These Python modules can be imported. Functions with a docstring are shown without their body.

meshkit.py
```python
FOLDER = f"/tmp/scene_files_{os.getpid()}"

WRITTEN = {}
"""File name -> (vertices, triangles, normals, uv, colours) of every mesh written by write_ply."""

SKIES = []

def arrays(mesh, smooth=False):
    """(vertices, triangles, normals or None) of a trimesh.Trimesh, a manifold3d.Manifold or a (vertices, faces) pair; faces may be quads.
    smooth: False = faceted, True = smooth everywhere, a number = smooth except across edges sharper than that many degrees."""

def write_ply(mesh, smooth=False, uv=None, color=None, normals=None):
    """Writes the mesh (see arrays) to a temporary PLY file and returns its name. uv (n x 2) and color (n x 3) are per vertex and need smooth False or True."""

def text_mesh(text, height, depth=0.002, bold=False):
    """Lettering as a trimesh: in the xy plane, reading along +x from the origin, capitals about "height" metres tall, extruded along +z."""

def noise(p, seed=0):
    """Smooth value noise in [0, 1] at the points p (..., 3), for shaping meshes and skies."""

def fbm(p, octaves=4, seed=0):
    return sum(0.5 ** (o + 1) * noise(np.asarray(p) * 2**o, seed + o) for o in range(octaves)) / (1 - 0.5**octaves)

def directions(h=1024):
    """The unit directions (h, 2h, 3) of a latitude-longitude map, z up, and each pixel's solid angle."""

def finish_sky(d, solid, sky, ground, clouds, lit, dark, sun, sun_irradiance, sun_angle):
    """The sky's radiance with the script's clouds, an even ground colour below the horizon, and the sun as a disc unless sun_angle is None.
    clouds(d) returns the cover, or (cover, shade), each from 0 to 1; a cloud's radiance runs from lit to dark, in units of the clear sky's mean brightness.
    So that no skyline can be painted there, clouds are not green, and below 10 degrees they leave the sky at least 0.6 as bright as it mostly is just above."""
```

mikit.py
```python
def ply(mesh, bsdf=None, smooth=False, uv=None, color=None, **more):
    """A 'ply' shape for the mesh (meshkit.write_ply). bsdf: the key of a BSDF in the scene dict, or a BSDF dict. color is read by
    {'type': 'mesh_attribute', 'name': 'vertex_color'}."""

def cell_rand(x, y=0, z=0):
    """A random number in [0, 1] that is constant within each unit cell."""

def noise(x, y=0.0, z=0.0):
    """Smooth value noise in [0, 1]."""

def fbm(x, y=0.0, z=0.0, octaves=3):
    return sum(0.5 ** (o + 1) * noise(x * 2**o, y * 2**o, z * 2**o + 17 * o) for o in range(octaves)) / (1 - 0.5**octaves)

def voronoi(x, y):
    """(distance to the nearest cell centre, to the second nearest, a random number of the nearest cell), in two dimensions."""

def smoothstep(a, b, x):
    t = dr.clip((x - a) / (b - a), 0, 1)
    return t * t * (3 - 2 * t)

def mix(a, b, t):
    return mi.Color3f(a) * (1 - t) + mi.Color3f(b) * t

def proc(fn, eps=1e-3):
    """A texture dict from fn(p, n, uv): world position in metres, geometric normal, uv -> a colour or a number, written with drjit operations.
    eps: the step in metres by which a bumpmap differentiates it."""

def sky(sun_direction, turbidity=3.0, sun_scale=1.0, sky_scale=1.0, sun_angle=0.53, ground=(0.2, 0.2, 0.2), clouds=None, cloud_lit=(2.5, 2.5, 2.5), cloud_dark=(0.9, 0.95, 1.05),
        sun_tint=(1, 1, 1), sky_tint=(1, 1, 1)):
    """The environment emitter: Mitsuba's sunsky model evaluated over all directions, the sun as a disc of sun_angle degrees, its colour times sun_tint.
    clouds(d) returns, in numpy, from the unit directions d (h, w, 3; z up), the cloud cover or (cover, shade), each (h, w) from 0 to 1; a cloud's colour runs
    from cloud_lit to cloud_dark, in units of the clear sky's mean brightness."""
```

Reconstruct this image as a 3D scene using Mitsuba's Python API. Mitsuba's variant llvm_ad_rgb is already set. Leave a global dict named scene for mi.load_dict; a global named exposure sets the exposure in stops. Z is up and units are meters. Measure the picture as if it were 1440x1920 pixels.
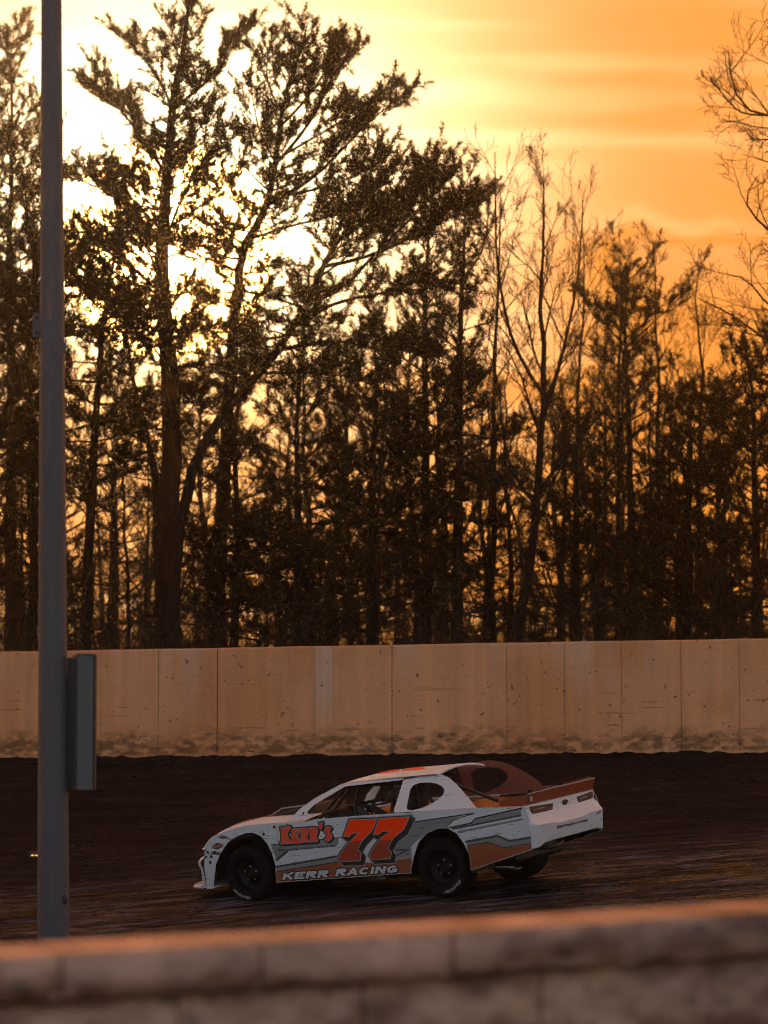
import math, random
import numpy as np, trimesh, mitsuba as mi, drjit as dr, mikit, meshkit
import manifold3d as m3
from shapely.geometry import Polygon, LineString, Point, box as sbox
from shapely import affinity
from shapely.ops import unary_union
T = mi.ScalarTransform4f
scene, labels = {}, {}
Zu = np.array([0, 0, 1.0])

# ---------------------------------------------------------------- camera, sky, exposure
EYE = np.array([0.0, 0.0, 2.4])                     # someone leaning behind the infield wall
PITCH = math.atan(340 / 5024)                       # long lens, tilted slightly up
LOOK = np.array([0, math.cos(PITCH), math.sin(PITCH)])
scene['camera'] = {'type': 'thinlens', 'fov': math.degrees(2 * math.atan(720 / 5024)), 'fov_axis': 'x',
                   'to_world': T().look_at(origin=EYE.tolist(), target=(EYE + LOOK).tolist(), up=[0, 0, 1]),
                   'aperture_radius': 0.018, 'focus_distance': 31.6, 'near_clip': 0.1, 'far_clip': 2000.0}
exposure = 3.1

def ray(x, y):
    """Direction (per metre of depth) through a point of the 1440 x 1920 photograph, used to survey the place."""
    up = np.array([0, -LOOK[2], LOOK[1]])
    d = LOOK * 5024 + np.array([x - 720, 0, 0]) - up * (y - 960)
    return d / d[1]

def at(x, y, Y): return EYE + ray(x, y) * Y

SUN = ray(312, 470); SUN = SUN / np.linalg.norm(SUN)

def clouds(d):
    """Thin evening cirrus round the sun: bright at the sun, orange further off, none on the opposite side."""
    ang = np.degrees(np.arccos(np.clip(d @ SUN, -1, 1)))
    az, el = np.degrees(np.arctan2(d[..., 0], d[..., 1])), np.degrees(np.arcsin(np.clip(d[..., 2], -1, 1)))
    q = np.stack([az * 0.16 + el * 0.10, el * 1.5 - az * 0.05, el * 0], -1)
    streak = meshkit.fbm(q, 4, 3)
    wisp = meshkit.fbm(np.stack([az * 0.09 + 3, el * 3.1 + 0.12 * az, el * 0 + 5], -1), 3, 9)
    glow = 0.30 * np.exp(-(ang / 4.0) ** 1.7) + 0.11 * np.exp(-(ang / 6.9) ** 2.8) + 0.5 * np.exp(-(ang / 2.0) ** 2)
    low = np.clip((el - 5.5) / 5.5, 0, 1); glow = glow * (0.17 + 0.83 * low * low * (3 - 2 * low))
    edge = 10.0 - 0.12 * (az - 4.3) + 1.0 * (meshkit.fbm(np.stack([az * .55, az * 0, az * 0], -1), 4, 5) - .5)
    bank = np.clip((edge - el) / 0.35, 0, 1) * np.clip((az - 3.2) / 2.5, 0, 1) * np.clip((el - 7.2) / 2, .35, 1)
    rim = np.exp(-((el - edge - .12) / .16) ** 2) * np.clip((az - 3.6) / 2, 0, 1) * np.clip((9.5 - az) / 3, 0, 1)
    bright = glow * (0.84 + 0.34 * streak) + np.clip(wisp - 0.5, 0, 1) * (0.035 + 0.12 * np.exp(-(ang / 10) ** 2)) + 0.010 * (streak - .40) * np.clip((el - 8) / 3, .2, 1) + 0.006 * np.clip((el - 7) / 3, 0, 1)
    bright = np.maximum(bright, 0) * (1 - .8 * bank) - 0.012 * bank + 0.016 * rim
    dim = np.clip(-bright / 0.012, 0, 1)
    t = np.clip((115 - ang) / 85, 0, 1)
    return t * t * (3 - 2 * t) * (1 - .06 * dim), np.clip(1 - bright, 0, 1)

scene['sky'] = mikit.sky(SUN.tolist(), turbidity=3, sun_scale=0.024, sun_angle=4.5, sun_tint=(1.0, 0.70, 0.36), sky_tint=(1.2, 1.0, 0.98), sky_scale=1.0,
                         ground=(0.05, 0.04, 0.03), clouds=clouds, cloud_lit=(33, 25.6, 14.5), cloud_dark=(2.6, 0.80, 0.085))

# ---------------------------------------------------------------- helpers
def tag(key, label=None, cat=None, group=None, kind=None):
    d = labels.setdefault(key, {})
    for k, v in (('label', label), ('category', cat), ('group', group), ('kind', kind)):
        if v: d[k] = v
    return key

def num(key):
    """key, or the next free numbered key."""
    taken = lambda k: k in scene or k in labels or any(s.startswith(k + '__') for s in scene)
    if not taken(key): return key
    n = 1
    while taken(f'{key}_{n:03d}'): n += 1
    return f'{key}_{n:03d}'

def put(key, mesh, bsdf, smooth=False, **kw):
    key = num(key)
    scene[key] = mikit.ply(mesh, bsdf, smooth, **kw)
    return key

def mat(name, color, rough=0.8, metallic=0.0, spec=0.4, **kw):
    c = color if isinstance(color, dict) else {'type': 'rgb', 'value': list(color)}
    r = rough if isinstance(rough, dict) else float(rough)
    b = {'type': 'principled', 'base_color': c, 'roughness': r, 'metallic': float(metallic), 'specular': float(spec), **kw}
    scene[name] = {'type': 'twosided', 'bsdf': b}
    return name

def cat(*ms): return trimesh.util.concatenate([m for m in ms])

def box(c, s, R=None, bevel=0.0):
    if bevel:
        m = hull([(c[0] + a * (s[0] / 2 - bevel), c[1] + b * (s[1] / 2 - bevel), c[2] + d * (s[2] / 2 - bevel)) for a in (-1, 1) for b in (-1, 1) for d in (-1, 1)], bevel)
        return m
    m = trimesh.creation.box(s); m.apply_translation(c)
    return m

def hull(pts, r):
    pts = np.array(pts, float)
    o = np.array([(r, 0, 0), (-r, 0, 0), (0, r, 0), (0, -r, 0), (0, 0, r), (0, 0, -r)])
    return trimesh.convex.convex_hull((pts[:, None] + o[None]).reshape(-1, 3))

def tubes(lines, sides=5, cap=False):
    """One mesh from many polylines: lines = [(points (n,3), radii (n,))]."""
    groups, V, Fc, at0 = {}, [], [], 0
    for p, r in lines: groups.setdefault(len(p), []).append((p, r))
    ang = np.arange(sides) * 2 * np.pi / sides
    for n, L in groups.items():
        P = np.array([p for p, _ in L], float); R = np.array([np.broadcast_to(r, (n,)) for _, r in L], float)
        t = np.gradient(P, axis=1); t /= np.linalg.norm(t, axis=2, keepdims=True) + 1e-12
        ref = np.where(np.abs(t[:, :1, 2:]) < 0.9, [0, 0, 1.0], [1.0, 0, 0]) * np.ones_like(t)
        a = np.cross(t, ref); a /= np.linalg.norm(a, axis=2, keepdims=True) + 1e-12
        b = np.cross(t, a)
        v = P[:, :, None] + R[:, :, None, None] * (np.cos(ang)[None, None, :, None] * a[:, :, None] + np.sin(ang)[None, None, :, None] * b[:, :, None])
        i, j = np.meshgrid(np.arange(n - 1), np.arange(sides), indexing='ij')
        q = np.stack([i * sides + j, i * sides + (j + 1) % sides, (i + 1) * sides + (j + 1) % sides, (i + 1) * sides + j], -1).reshape(-1, 4)
        f = np.vstack([q[:, [0, 2, 1]], q[:, [0, 3, 2]]])
        if cap:
            k = np.arange(1, sides - 1)
            e = (n - 1) * sides
            f = np.vstack([f, np.stack([k * 0, k, k + 1], 1), np.stack([k * 0 + e, e + k + 1, e + k], 1)])
        m = len(L)
        Fc.append((f[None] + (at0 + np.arange(m) * n * sides)[:, None, None]).reshape(-1, 3))
        V.append(v.reshape(-1, 3)); at0 += m * n * sides
    return trimesh.Trimesh(np.vstack(V), np.vstack(Fc), process=False)

def tube(pts, r, sides=8): return tubes([(np.array(pts, float), r)], sides, True)

def spline(P, n):
    """n points on a smooth curve through P."""
    P = np.array(P, float)
    s = np.r_[0, np.cumsum(np.linalg.norm(np.diff(P, axis=0), axis=1))]
    from scipy.interpolate import PchipInterpolator
    return PchipInterpolator(s, P, axis=0)(np.linspace(0, s[-1], n))

def grid_mesh(X, Y, Z):
    h, w = X.shape
    i, j = np.meshgrid(np.arange(h - 1), np.arange(w - 1), indexing='ij')
    a = i * w + j
    f = np.stack([a, a + 1, a + w + 1, a + w], -1).reshape(-1, 4)
    return trimesh.Trimesh(np.stack([X, Y, Z], -1).reshape(-1, 3), np.vstack([f[:, [0, 1, 2]], f[:, [0, 2, 3]]]), process=False)

# ---------------------------------------------------------------- materials
P3 = mikit
def f_track(p, n, uv):
    a = P3.fbm(p.x * 0.8 + p.y * 0.2, p.y * 4.5, p.z * 3.0, 4)
    b = P3.fbm(p.x * 5, p.y * 17, 3.0, 4)
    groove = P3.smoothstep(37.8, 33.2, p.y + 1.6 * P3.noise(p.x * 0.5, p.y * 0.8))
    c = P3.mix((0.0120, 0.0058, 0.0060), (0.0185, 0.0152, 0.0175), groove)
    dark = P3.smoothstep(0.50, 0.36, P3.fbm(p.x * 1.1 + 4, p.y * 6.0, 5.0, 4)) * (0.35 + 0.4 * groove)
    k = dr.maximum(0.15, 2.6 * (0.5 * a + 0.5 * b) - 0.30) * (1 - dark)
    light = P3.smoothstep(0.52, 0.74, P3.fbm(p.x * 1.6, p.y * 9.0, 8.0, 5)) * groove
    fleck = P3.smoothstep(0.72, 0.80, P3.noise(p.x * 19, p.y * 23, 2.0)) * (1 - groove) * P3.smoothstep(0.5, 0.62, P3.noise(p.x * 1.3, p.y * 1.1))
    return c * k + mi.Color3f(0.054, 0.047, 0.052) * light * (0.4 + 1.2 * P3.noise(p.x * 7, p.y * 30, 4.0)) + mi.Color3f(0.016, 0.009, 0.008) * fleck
def f_track_rough(p, n, uv):
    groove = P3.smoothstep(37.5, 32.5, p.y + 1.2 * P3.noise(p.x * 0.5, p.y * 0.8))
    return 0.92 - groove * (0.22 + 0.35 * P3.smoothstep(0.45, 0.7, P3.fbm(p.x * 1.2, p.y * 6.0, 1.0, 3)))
def f_track_bump(p, n, uv):
    return P3.fbm(p.x * 3.0, p.y * 11.0, 0.0, 4) + 0.5 * P3.noise(p.x * 22, p.y * 40)
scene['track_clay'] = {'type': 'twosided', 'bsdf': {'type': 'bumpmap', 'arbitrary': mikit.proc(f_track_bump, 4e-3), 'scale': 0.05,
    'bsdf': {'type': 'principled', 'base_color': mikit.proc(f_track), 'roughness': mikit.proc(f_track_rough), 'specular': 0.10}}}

def f_wall(p, n, uv):
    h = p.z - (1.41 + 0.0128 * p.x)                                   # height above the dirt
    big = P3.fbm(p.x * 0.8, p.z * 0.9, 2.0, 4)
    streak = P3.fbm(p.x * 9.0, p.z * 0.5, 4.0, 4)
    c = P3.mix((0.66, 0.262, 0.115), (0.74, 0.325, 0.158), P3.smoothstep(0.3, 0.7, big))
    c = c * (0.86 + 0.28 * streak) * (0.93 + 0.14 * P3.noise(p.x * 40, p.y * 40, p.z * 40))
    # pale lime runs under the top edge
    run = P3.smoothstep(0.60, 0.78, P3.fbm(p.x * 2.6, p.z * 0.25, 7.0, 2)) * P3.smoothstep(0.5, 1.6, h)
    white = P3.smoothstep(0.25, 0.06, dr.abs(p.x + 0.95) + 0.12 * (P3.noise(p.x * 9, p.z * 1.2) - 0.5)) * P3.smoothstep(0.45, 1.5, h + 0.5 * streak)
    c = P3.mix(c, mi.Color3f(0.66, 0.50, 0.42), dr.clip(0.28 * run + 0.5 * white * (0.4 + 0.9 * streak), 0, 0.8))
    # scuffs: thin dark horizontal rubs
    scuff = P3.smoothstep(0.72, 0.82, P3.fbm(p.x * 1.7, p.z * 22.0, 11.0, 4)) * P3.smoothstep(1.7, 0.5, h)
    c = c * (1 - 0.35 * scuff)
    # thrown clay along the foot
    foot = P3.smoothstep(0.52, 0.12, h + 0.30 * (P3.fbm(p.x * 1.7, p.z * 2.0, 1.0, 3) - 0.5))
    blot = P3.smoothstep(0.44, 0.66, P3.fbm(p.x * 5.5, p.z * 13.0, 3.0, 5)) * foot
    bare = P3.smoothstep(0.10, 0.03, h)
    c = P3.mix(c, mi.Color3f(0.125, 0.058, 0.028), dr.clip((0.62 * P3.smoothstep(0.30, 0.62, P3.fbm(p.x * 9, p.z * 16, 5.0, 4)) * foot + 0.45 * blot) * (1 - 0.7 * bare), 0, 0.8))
    # chips knocked out by stones
    f1, f2, r = P3.voronoi(p.x * 6.4 + 0.9 * P3.noise(p.x * 7, p.z * 9), p.z * 5.2 + 0.9 * P3.noise(p.x * 8, p.z * 7 + 9))
    size = 0.03 + 0.12 * dr.square(dr.square(r))
    chip = P3.smoothstep(size, size * 0.55, f1 + 0.05 * (P3.noise(p.x * 60, p.z * 60) - 0.5)) * P3.smoothstep(0.45, 0.55, r)
    return P3.mix(c, mi.Color3f(0.045, 0.03, 0.022), chip * 0.75)
def f_wall_bump(p, n, uv):
    return P3.fbm(p.x * 12, p.z * 12, p.y * 12, 4)
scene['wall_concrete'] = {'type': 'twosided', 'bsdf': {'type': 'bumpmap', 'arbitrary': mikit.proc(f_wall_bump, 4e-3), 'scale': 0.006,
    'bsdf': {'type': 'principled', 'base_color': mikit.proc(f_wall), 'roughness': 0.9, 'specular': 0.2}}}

def f_block(p, n, uv):
    a = P3.fbm(p.x * 9, p.y * 9, p.z * 14, 4)
    b = P3.noise(p.x * 3.1, p.y * 3.1, p.z * 5)
    spot = P3.smoothstep(0.62, 0.75, P3.fbm(p.x * 22, p.y * 22, p.z * 22, 3))
    c = P3.mix((0.21, 0.088, 0.052), (0.60, 0.335, 0.235), P3.smoothstep(0.25, 0.75, a))
    return c * (0.62 + 0.66 * b) * (1 - 0.5 * spot)
mat('block_stone', mikit.proc(f_block), 0.55, spec=0.5)

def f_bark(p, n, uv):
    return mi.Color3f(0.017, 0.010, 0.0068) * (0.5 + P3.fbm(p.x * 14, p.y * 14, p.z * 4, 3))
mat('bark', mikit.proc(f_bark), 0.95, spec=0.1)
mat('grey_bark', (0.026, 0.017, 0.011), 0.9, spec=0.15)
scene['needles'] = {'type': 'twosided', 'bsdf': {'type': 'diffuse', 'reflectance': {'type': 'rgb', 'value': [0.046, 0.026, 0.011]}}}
mat('soil', (0.016, 0.009, 0.0065), 0.95, spec=0.1)

def f_pole(p, n, uv):
    return mi.Color3f(0.095, 0.085, 0.095) * (0.82 + 0.3 * P3.fbm(p.x * 30, p.y * 30, p.z * 2.0, 4)) * (0.92 + 0.16 * P3.noise(p.x * 90, p.y * 90, p.z * 60))
mat('galvanized_steel', mikit.proc(f_pole), 0.55, metallic=0.25)
mat('box_grey', (0.10, 0.092, 0.10), 0.5)
mat('box_dark', (0.03, 0.027, 0.03), 0.6)

# ---------------------------------------------------------------- ground
def wall_y(x): return 42.0 - 0.158 * x
def wall_base(x): return 1.41 + 0.0128 * x
def ground_z(x, y):
    """Banked clay: gentle where the car runs, steeper up to the outer wall."""
    x, y = np.asarray(x, float), np.asarray(y, float)
    xs = 9 * np.tanh(x / 9)
    z0 = 0.053 + 0.0945 * (xs - 0.686); z1 = wall_base(xs)
    D = wall_y(xs) - 31.0
    t = (y - 31.0) / D
    tc = np.clip(t, 0, 1)
    h00, h10, h01, h11 = 2*tc**3 - 3*tc**2 + 1, tc**3 - 2*tc**2 + tc, -2*tc**3 + 3*tc**2, tc**3 - tc**2
    z = h00 * z0 + h10 * 0.036 * D + h01 * z1 + h11 * 0.2 * D
    z = z + np.where(t < 0, np.maximum(0.036 * (y - 31), -0.35), 0) 
    return z

xs = np.r_[-40:-14:1.0, -14:-6.5:0.25, -6.5:6.5:0.065, 6.5:14:0.25, 14:40.1:1.0]; ys = np.r_[20:26:0.25, 26:43.6:0.055]
X, Y = np.meshgrid(xs, ys)
Z = ground_z(X, Y)
pts = np.stack([X, Y, X * 0], -1)
rut = meshkit.fbm(pts * [0.8, 5.5, 1], 4, 21) - 0.5
lump = meshkit.fbm(pts * [5, 9, 1], 3, 33) - 0.5
near = np.clip((36.5 - Y) / 4, 0, 1)
Z = Z + rut * (0.012 + 0.06 * near) + lump * (0.012 + 0.012 * near)
d = wall_y(X) - Y                                                    # loose dirt thrown up against the wall
berm = np.exp(-np.clip(d, 0, 9) / 0.35) * (0.025 + 0.10 * np.clip(meshkit.fbm(pts * [7, 4, 1], 4, 8) - 0.34, 0, 1))
Z = Z + berm - 0.25 * np.clip((21.5 - Y) / 1.5, 0, 1) ** 2
put('dirt_track', grid_mesh(X, Y, Z), 'track_clay', True); tag('dirt_track', kind='structure', label='dark banked clay race track with rubbered streaks')

gx = np.r_[-240, -120, -60, -30, -20, -14:14.1:2, 20, 30, 60, 120, 240]; gy = np.r_[-40, -20, -8, 0, 3, 5, 7.6, 9, 11, 13, 16, 20:43:2, 43, 46, 50, 60, 80, 100, 140, 200, 300]
X, Y = np.meshgrid(gx, gy)
Zt = ground_z(X, np.clip(Y, 20, 60)) - 0.10
terrace = 1.12
Zg = np.where(Y < 7.5, terrace, np.where(Y < 13, terrace + (Zt - terrace) * np.clip((Y - 7.5) / 5.5, 0, 1), Zt))
Zg = np.where(Y > 43, wall_base(9 * np.tanh(X / 9)) + 0.15 * meshkit.fbm(np.stack([X, Y, X], -1) * 0.1, 3, 2), Zg)
put('ground', grid_mesh(X, Y, Zg), 'soil', True); tag('ground', kind='structure', label='bare earth around the track and under the trees')

# small clods lying on the clay
rng = np.random.default_rng(5)
ico = trimesh.creation.icosphere(0)
n = 420
cx = rng.uniform(-7, 7, n); cy = wall_y(cx) - np.abs(rng.exponential(0.8, n)) - 0.08; m_ = rng.random(n) < 0.35
sz = rng.uniform(0.008, 0.03, n) * (1 + 0.8 * (rng.random(n) < .06))
V = ico.vertices[None] * sz[:, None, None] * rng.uniform(.6, 1.3, (n, 12, 1)) * [1.3, 1, .7] + np.stack([cx, cy, ground_z(cx, cy) + sz * .6], -1)[:, None]
Fc = ico.faces[None] + (np.arange(n) * 12)[:, None, None]
put('dirt_clods', trimesh.Trimesh(V.reshape(-1, 3), Fc.reshape(-1, 3), process=False), 'soil')
tag('dirt_clods', 'small dark clods of clay scattered along the foot of the concrete wall', 'dirt clods', kind='stuff')

# ---------------------------------------------------------------- outer concrete wall, cast in bays
def wall_x(px):                                                      # where a sight line meets the wall's face
    k = (px - 720) / 5024
    return 42.0 * k / (1 + 0.158 * k)
seams = [(-1500, .010), (-1170, .010), (-842, .010), (-516, .010), (-190, .008), (-28, .008), (82, .010), (190, .004), (298, .007), (408, .013), (590, .003), (625, .003), (735, .010), (842, .002), (950, .007), (1058, .006), (1165, .006), (1276, .008), (1385, .006), (1495, .008), (1640, .008), (1965, .010), (2290, .010), (2620, .010)]
slope = -0.158
ux = np.array([1, slope, 0.0145]); ux /= np.linalg.norm(ux)
rng = np.random.default_rng(11)
def wall_bay(xa, xb):
    n = max(2, int((xb - xa) / 0.12) + 1)
    t = np.linspace(xa, xb, n)
    c = 0.012
    prof_top = 3.155 + 0.0145 * t + 0.006 * (meshkit.fbm(np.stack([t * 2.2, t * 0, t * 0], -1), 3, 4) - .5) * 2
    base = wall_base(t) - 0.35
    face = 0.004 * (meshkit.noise(np.stack([t * 1.3, t * 0, t * 0], -1), 6) - .5)
    rows = [(0 + face, base), (0 + face, prof_top - c), (c + face, prof_top), (0.30, prof_top), (0.31, base)]
    inn = np.full(n, 0.0); inn[0] = inn[-1] = 0.008                  # eased arrises at the joints
    V = []
    for dy, z in rows:
        V.append(np.stack([t, wall_y(t) + dy + inn, z * np.ones(n)], -1))
    V = np.array(V); m = len(rows)
    f = []
    for r in range(m):
        for i in range(n - 1):
            a, b = r * n + i, ((r + 1) % m) * n + i
            f += [(a, a + 1, b + 1), (a, b + 1, b)]
    for e, flip in ((0, 0), (n - 1, 1)):
        for r in range(1, m - 1):
            tri = (e, r * n + e, (r + 1) * n + e)
            f.append(tri if not flip else tri[::-1])
    return trimesh.Trimesh(V.reshape(-1, 3), f, process=False)
for (pa, ga), (pb, gb) in zip(seams[:-1], seams[1:]):
    put('concrete_wall__wall_bay', wall_bay(wall_x(pa) + ga / 2, wall_x(pb) - gb / 2), 'wall_concrete', 40)
t = np.linspace(wall_x(-1500), wall_x(2620), 30)
core = grid_mesh(np.stack([t, t]), np.stack([wall_y(t) + .035, wall_y(t) + .035]), np.stack([wall_base(t) - .3, 3.135 + .0145 * t]))
put('concrete_wall__joint_filler', core, mat('joint_dark', (0.05, 0.03, 0.02), 0.95))
tag('concrete_wall', 'long tan concrete retaining wall along the outer edge of the dirt track, chipped and clay stained', 'wall')
# ---------------------------------------------------------------- trees
class Wood:
    def __init__(s): s.lines = {5: [], 3: [], 8: []}; s.tp, s.td, s.ts = [], [], []
    def add(s, P, r, sides): s.lines[sides].append((P, r))
    def tuft(s, p, d, size): s.tp.append(p); s.td.append(d); s.ts.append(size)
    def wood(s): return cat(*[tubes(L, k) for k, L in s.lines.items() if L])
    def needles(s, rng, k=11, width=0.026):
        """Bundles of needle blades round every twig end."""
        p, d, sz = np.array(s.tp), np.array(s.td), np.array(s.ts)
        n = len(p)
        d = d / (np.linalg.norm(d, axis=1, keepdims=True) + 1e-9)
        q = rng.normal(size=(n, k, 3)); q /= np.linalg.norm(q, axis=2, keepdims=True)
        q = q + 0.55 * d[:, None] + np.array([0, 0, 0.22]); q /= np.linalg.norm(q, axis=2, keepdims=True)
        L = sz[:, None, None] * rng.uniform(0.65, 1.1, (n, k, 1))
        side = np.cross(q, rng.normal(size=(n, k, 3))); side /= np.linalg.norm(side, axis=2, keepdims=True) + 1e-9
        b = p[:, None] + d[:, None] * sz[:, None, None] * rng.uniform(-0.6, 0.4, (n, k, 1))
        w = width * rng.uniform(0.7, 1.3, (n, k, 1))
        V = np.stack([b - side * w * .5 + q * L * .1, b + side * w * .5 + q * L * .1, b + q * L], 2).reshape(-1, 3)
        i = np.arange(n * k)[:, None] * 3
        return trimesh.Trimesh(V, i + [0, 1, 2], process=False)

def unit(v): return v / (np.linalg.norm(v) + 1e-9)
def azel(az, el): return np.array([math.cos(el) * math.cos(az), math.cos(el) * math.sin(az), math.sin(el)])

def walk(rng, p, d, L, n, wob, lift):
    """A wandering polyline from p along d."""
    P = [np.array(p, float)]; d = unit(np.array(d, float))
    for _ in range(n - 1):
        d = unit(d + rng.normal(size=3) * wob + Zu * lift)
        P.append(P[-1] + d * L / (n - 1))
    return np.array(P)

def pine_limb(W, rng, P, r0, dens=1.0, bare=0.22, tuft=0.15):
    """A limb along polyline P with side branches, twigs and needle bundles."""
    n = len(P); L = np.linalg.norm(np.diff(P, axis=0), axis=1).sum()
    W.add(P, np.linspace(r0, 0.010, n), 5)
    count = max(3, int(L / 0.20 * dens))
    for k, s in enumerate(np.linspace(bare, 0.99, count) + rng.uniform(-.03, .03, count)):
        s = min(max(s, .05), 1.0); x = s * (n - 1); i = min(int(x), n - 2); q = P[i] + (P[i + 1] - P[i]) * (x - i); t = unit(P[i + 1] - P[i])
        side = unit(np.cross(t, Zu) + 1e-6) * (1 if k % 2 else -1)
        a = rng.uniform(0.6, 1.15)
        dd = unit(t * math.cos(a) + side * math.sin(a) * rng.uniform(.6, 1.1) + Zu * rng.uniform(-.12, .5))
        l2 = min(1.25, max(0.22, (0.20 + 0.48 * (1 - s)) * L * rng.uniform(.55, 1.1)))
        if s > .85: dd = unit(t + side * rng.uniform(0, .7) + Zu * rng.uniform(0, .4)); l2 = rng.uniform(.22, .42)
        Q = walk(rng, q, dd, l2, 4, 0.14, 0.10)
        W.add(Q, np.linspace(0.011, 0.005, 4), 3)
        m = max(2, int(l2 / 0.115))
        for f in np.linspace(0.35, 1.0, m):
            j = min(int(f * 3), 2); o = Q[j] + (Q[j + 1] - Q[j]) * (f * 3 - j); e = unit(Q[j + 1] - Q[j])
            W.tuft(o + rng.normal(size=3) * .02, e + Zu * .3, tuft * rng.uniform(.75, 1.2))
            if f > .25 and rng.random() < .85 * dens:
                tw = unit(e + rng.normal(size=3) * .75 + Zu * .28); lt = rng.uniform(.12, .34)
                W.add(np.array([o, o + tw * lt * .55, o + tw * lt + Zu * .02]), np.array([.0055, .005, .004]), 3)
                for g in (.62, 1.0): W.tuft(o + tw * lt * g, tw + Zu * .35, tuft * rng.uniform(.7, 1.2))

def dead_limb(W, rng, p, d, L, r=0.016):
    P = walk(rng, p, d, L, 6, 0.13, -0.02)
    W.add(P, np.linspace(r, .006, 6), 3)
    for k in range(int(4 + L * 6)):
        x = rng.uniform(.25, .98) * 5; i = min(int(x), 4); q = P[i] + (P[i + 1] - P[i]) * (x - i)
        e = unit(unit(P[i + 1] - P[i]) + rng.normal(size=3) * .7)
        W.add(walk(rng, q, e, rng.uniform(.2, .75), 4, .22, 0), np.linspace(.008, .0045, 4), 3)

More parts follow.
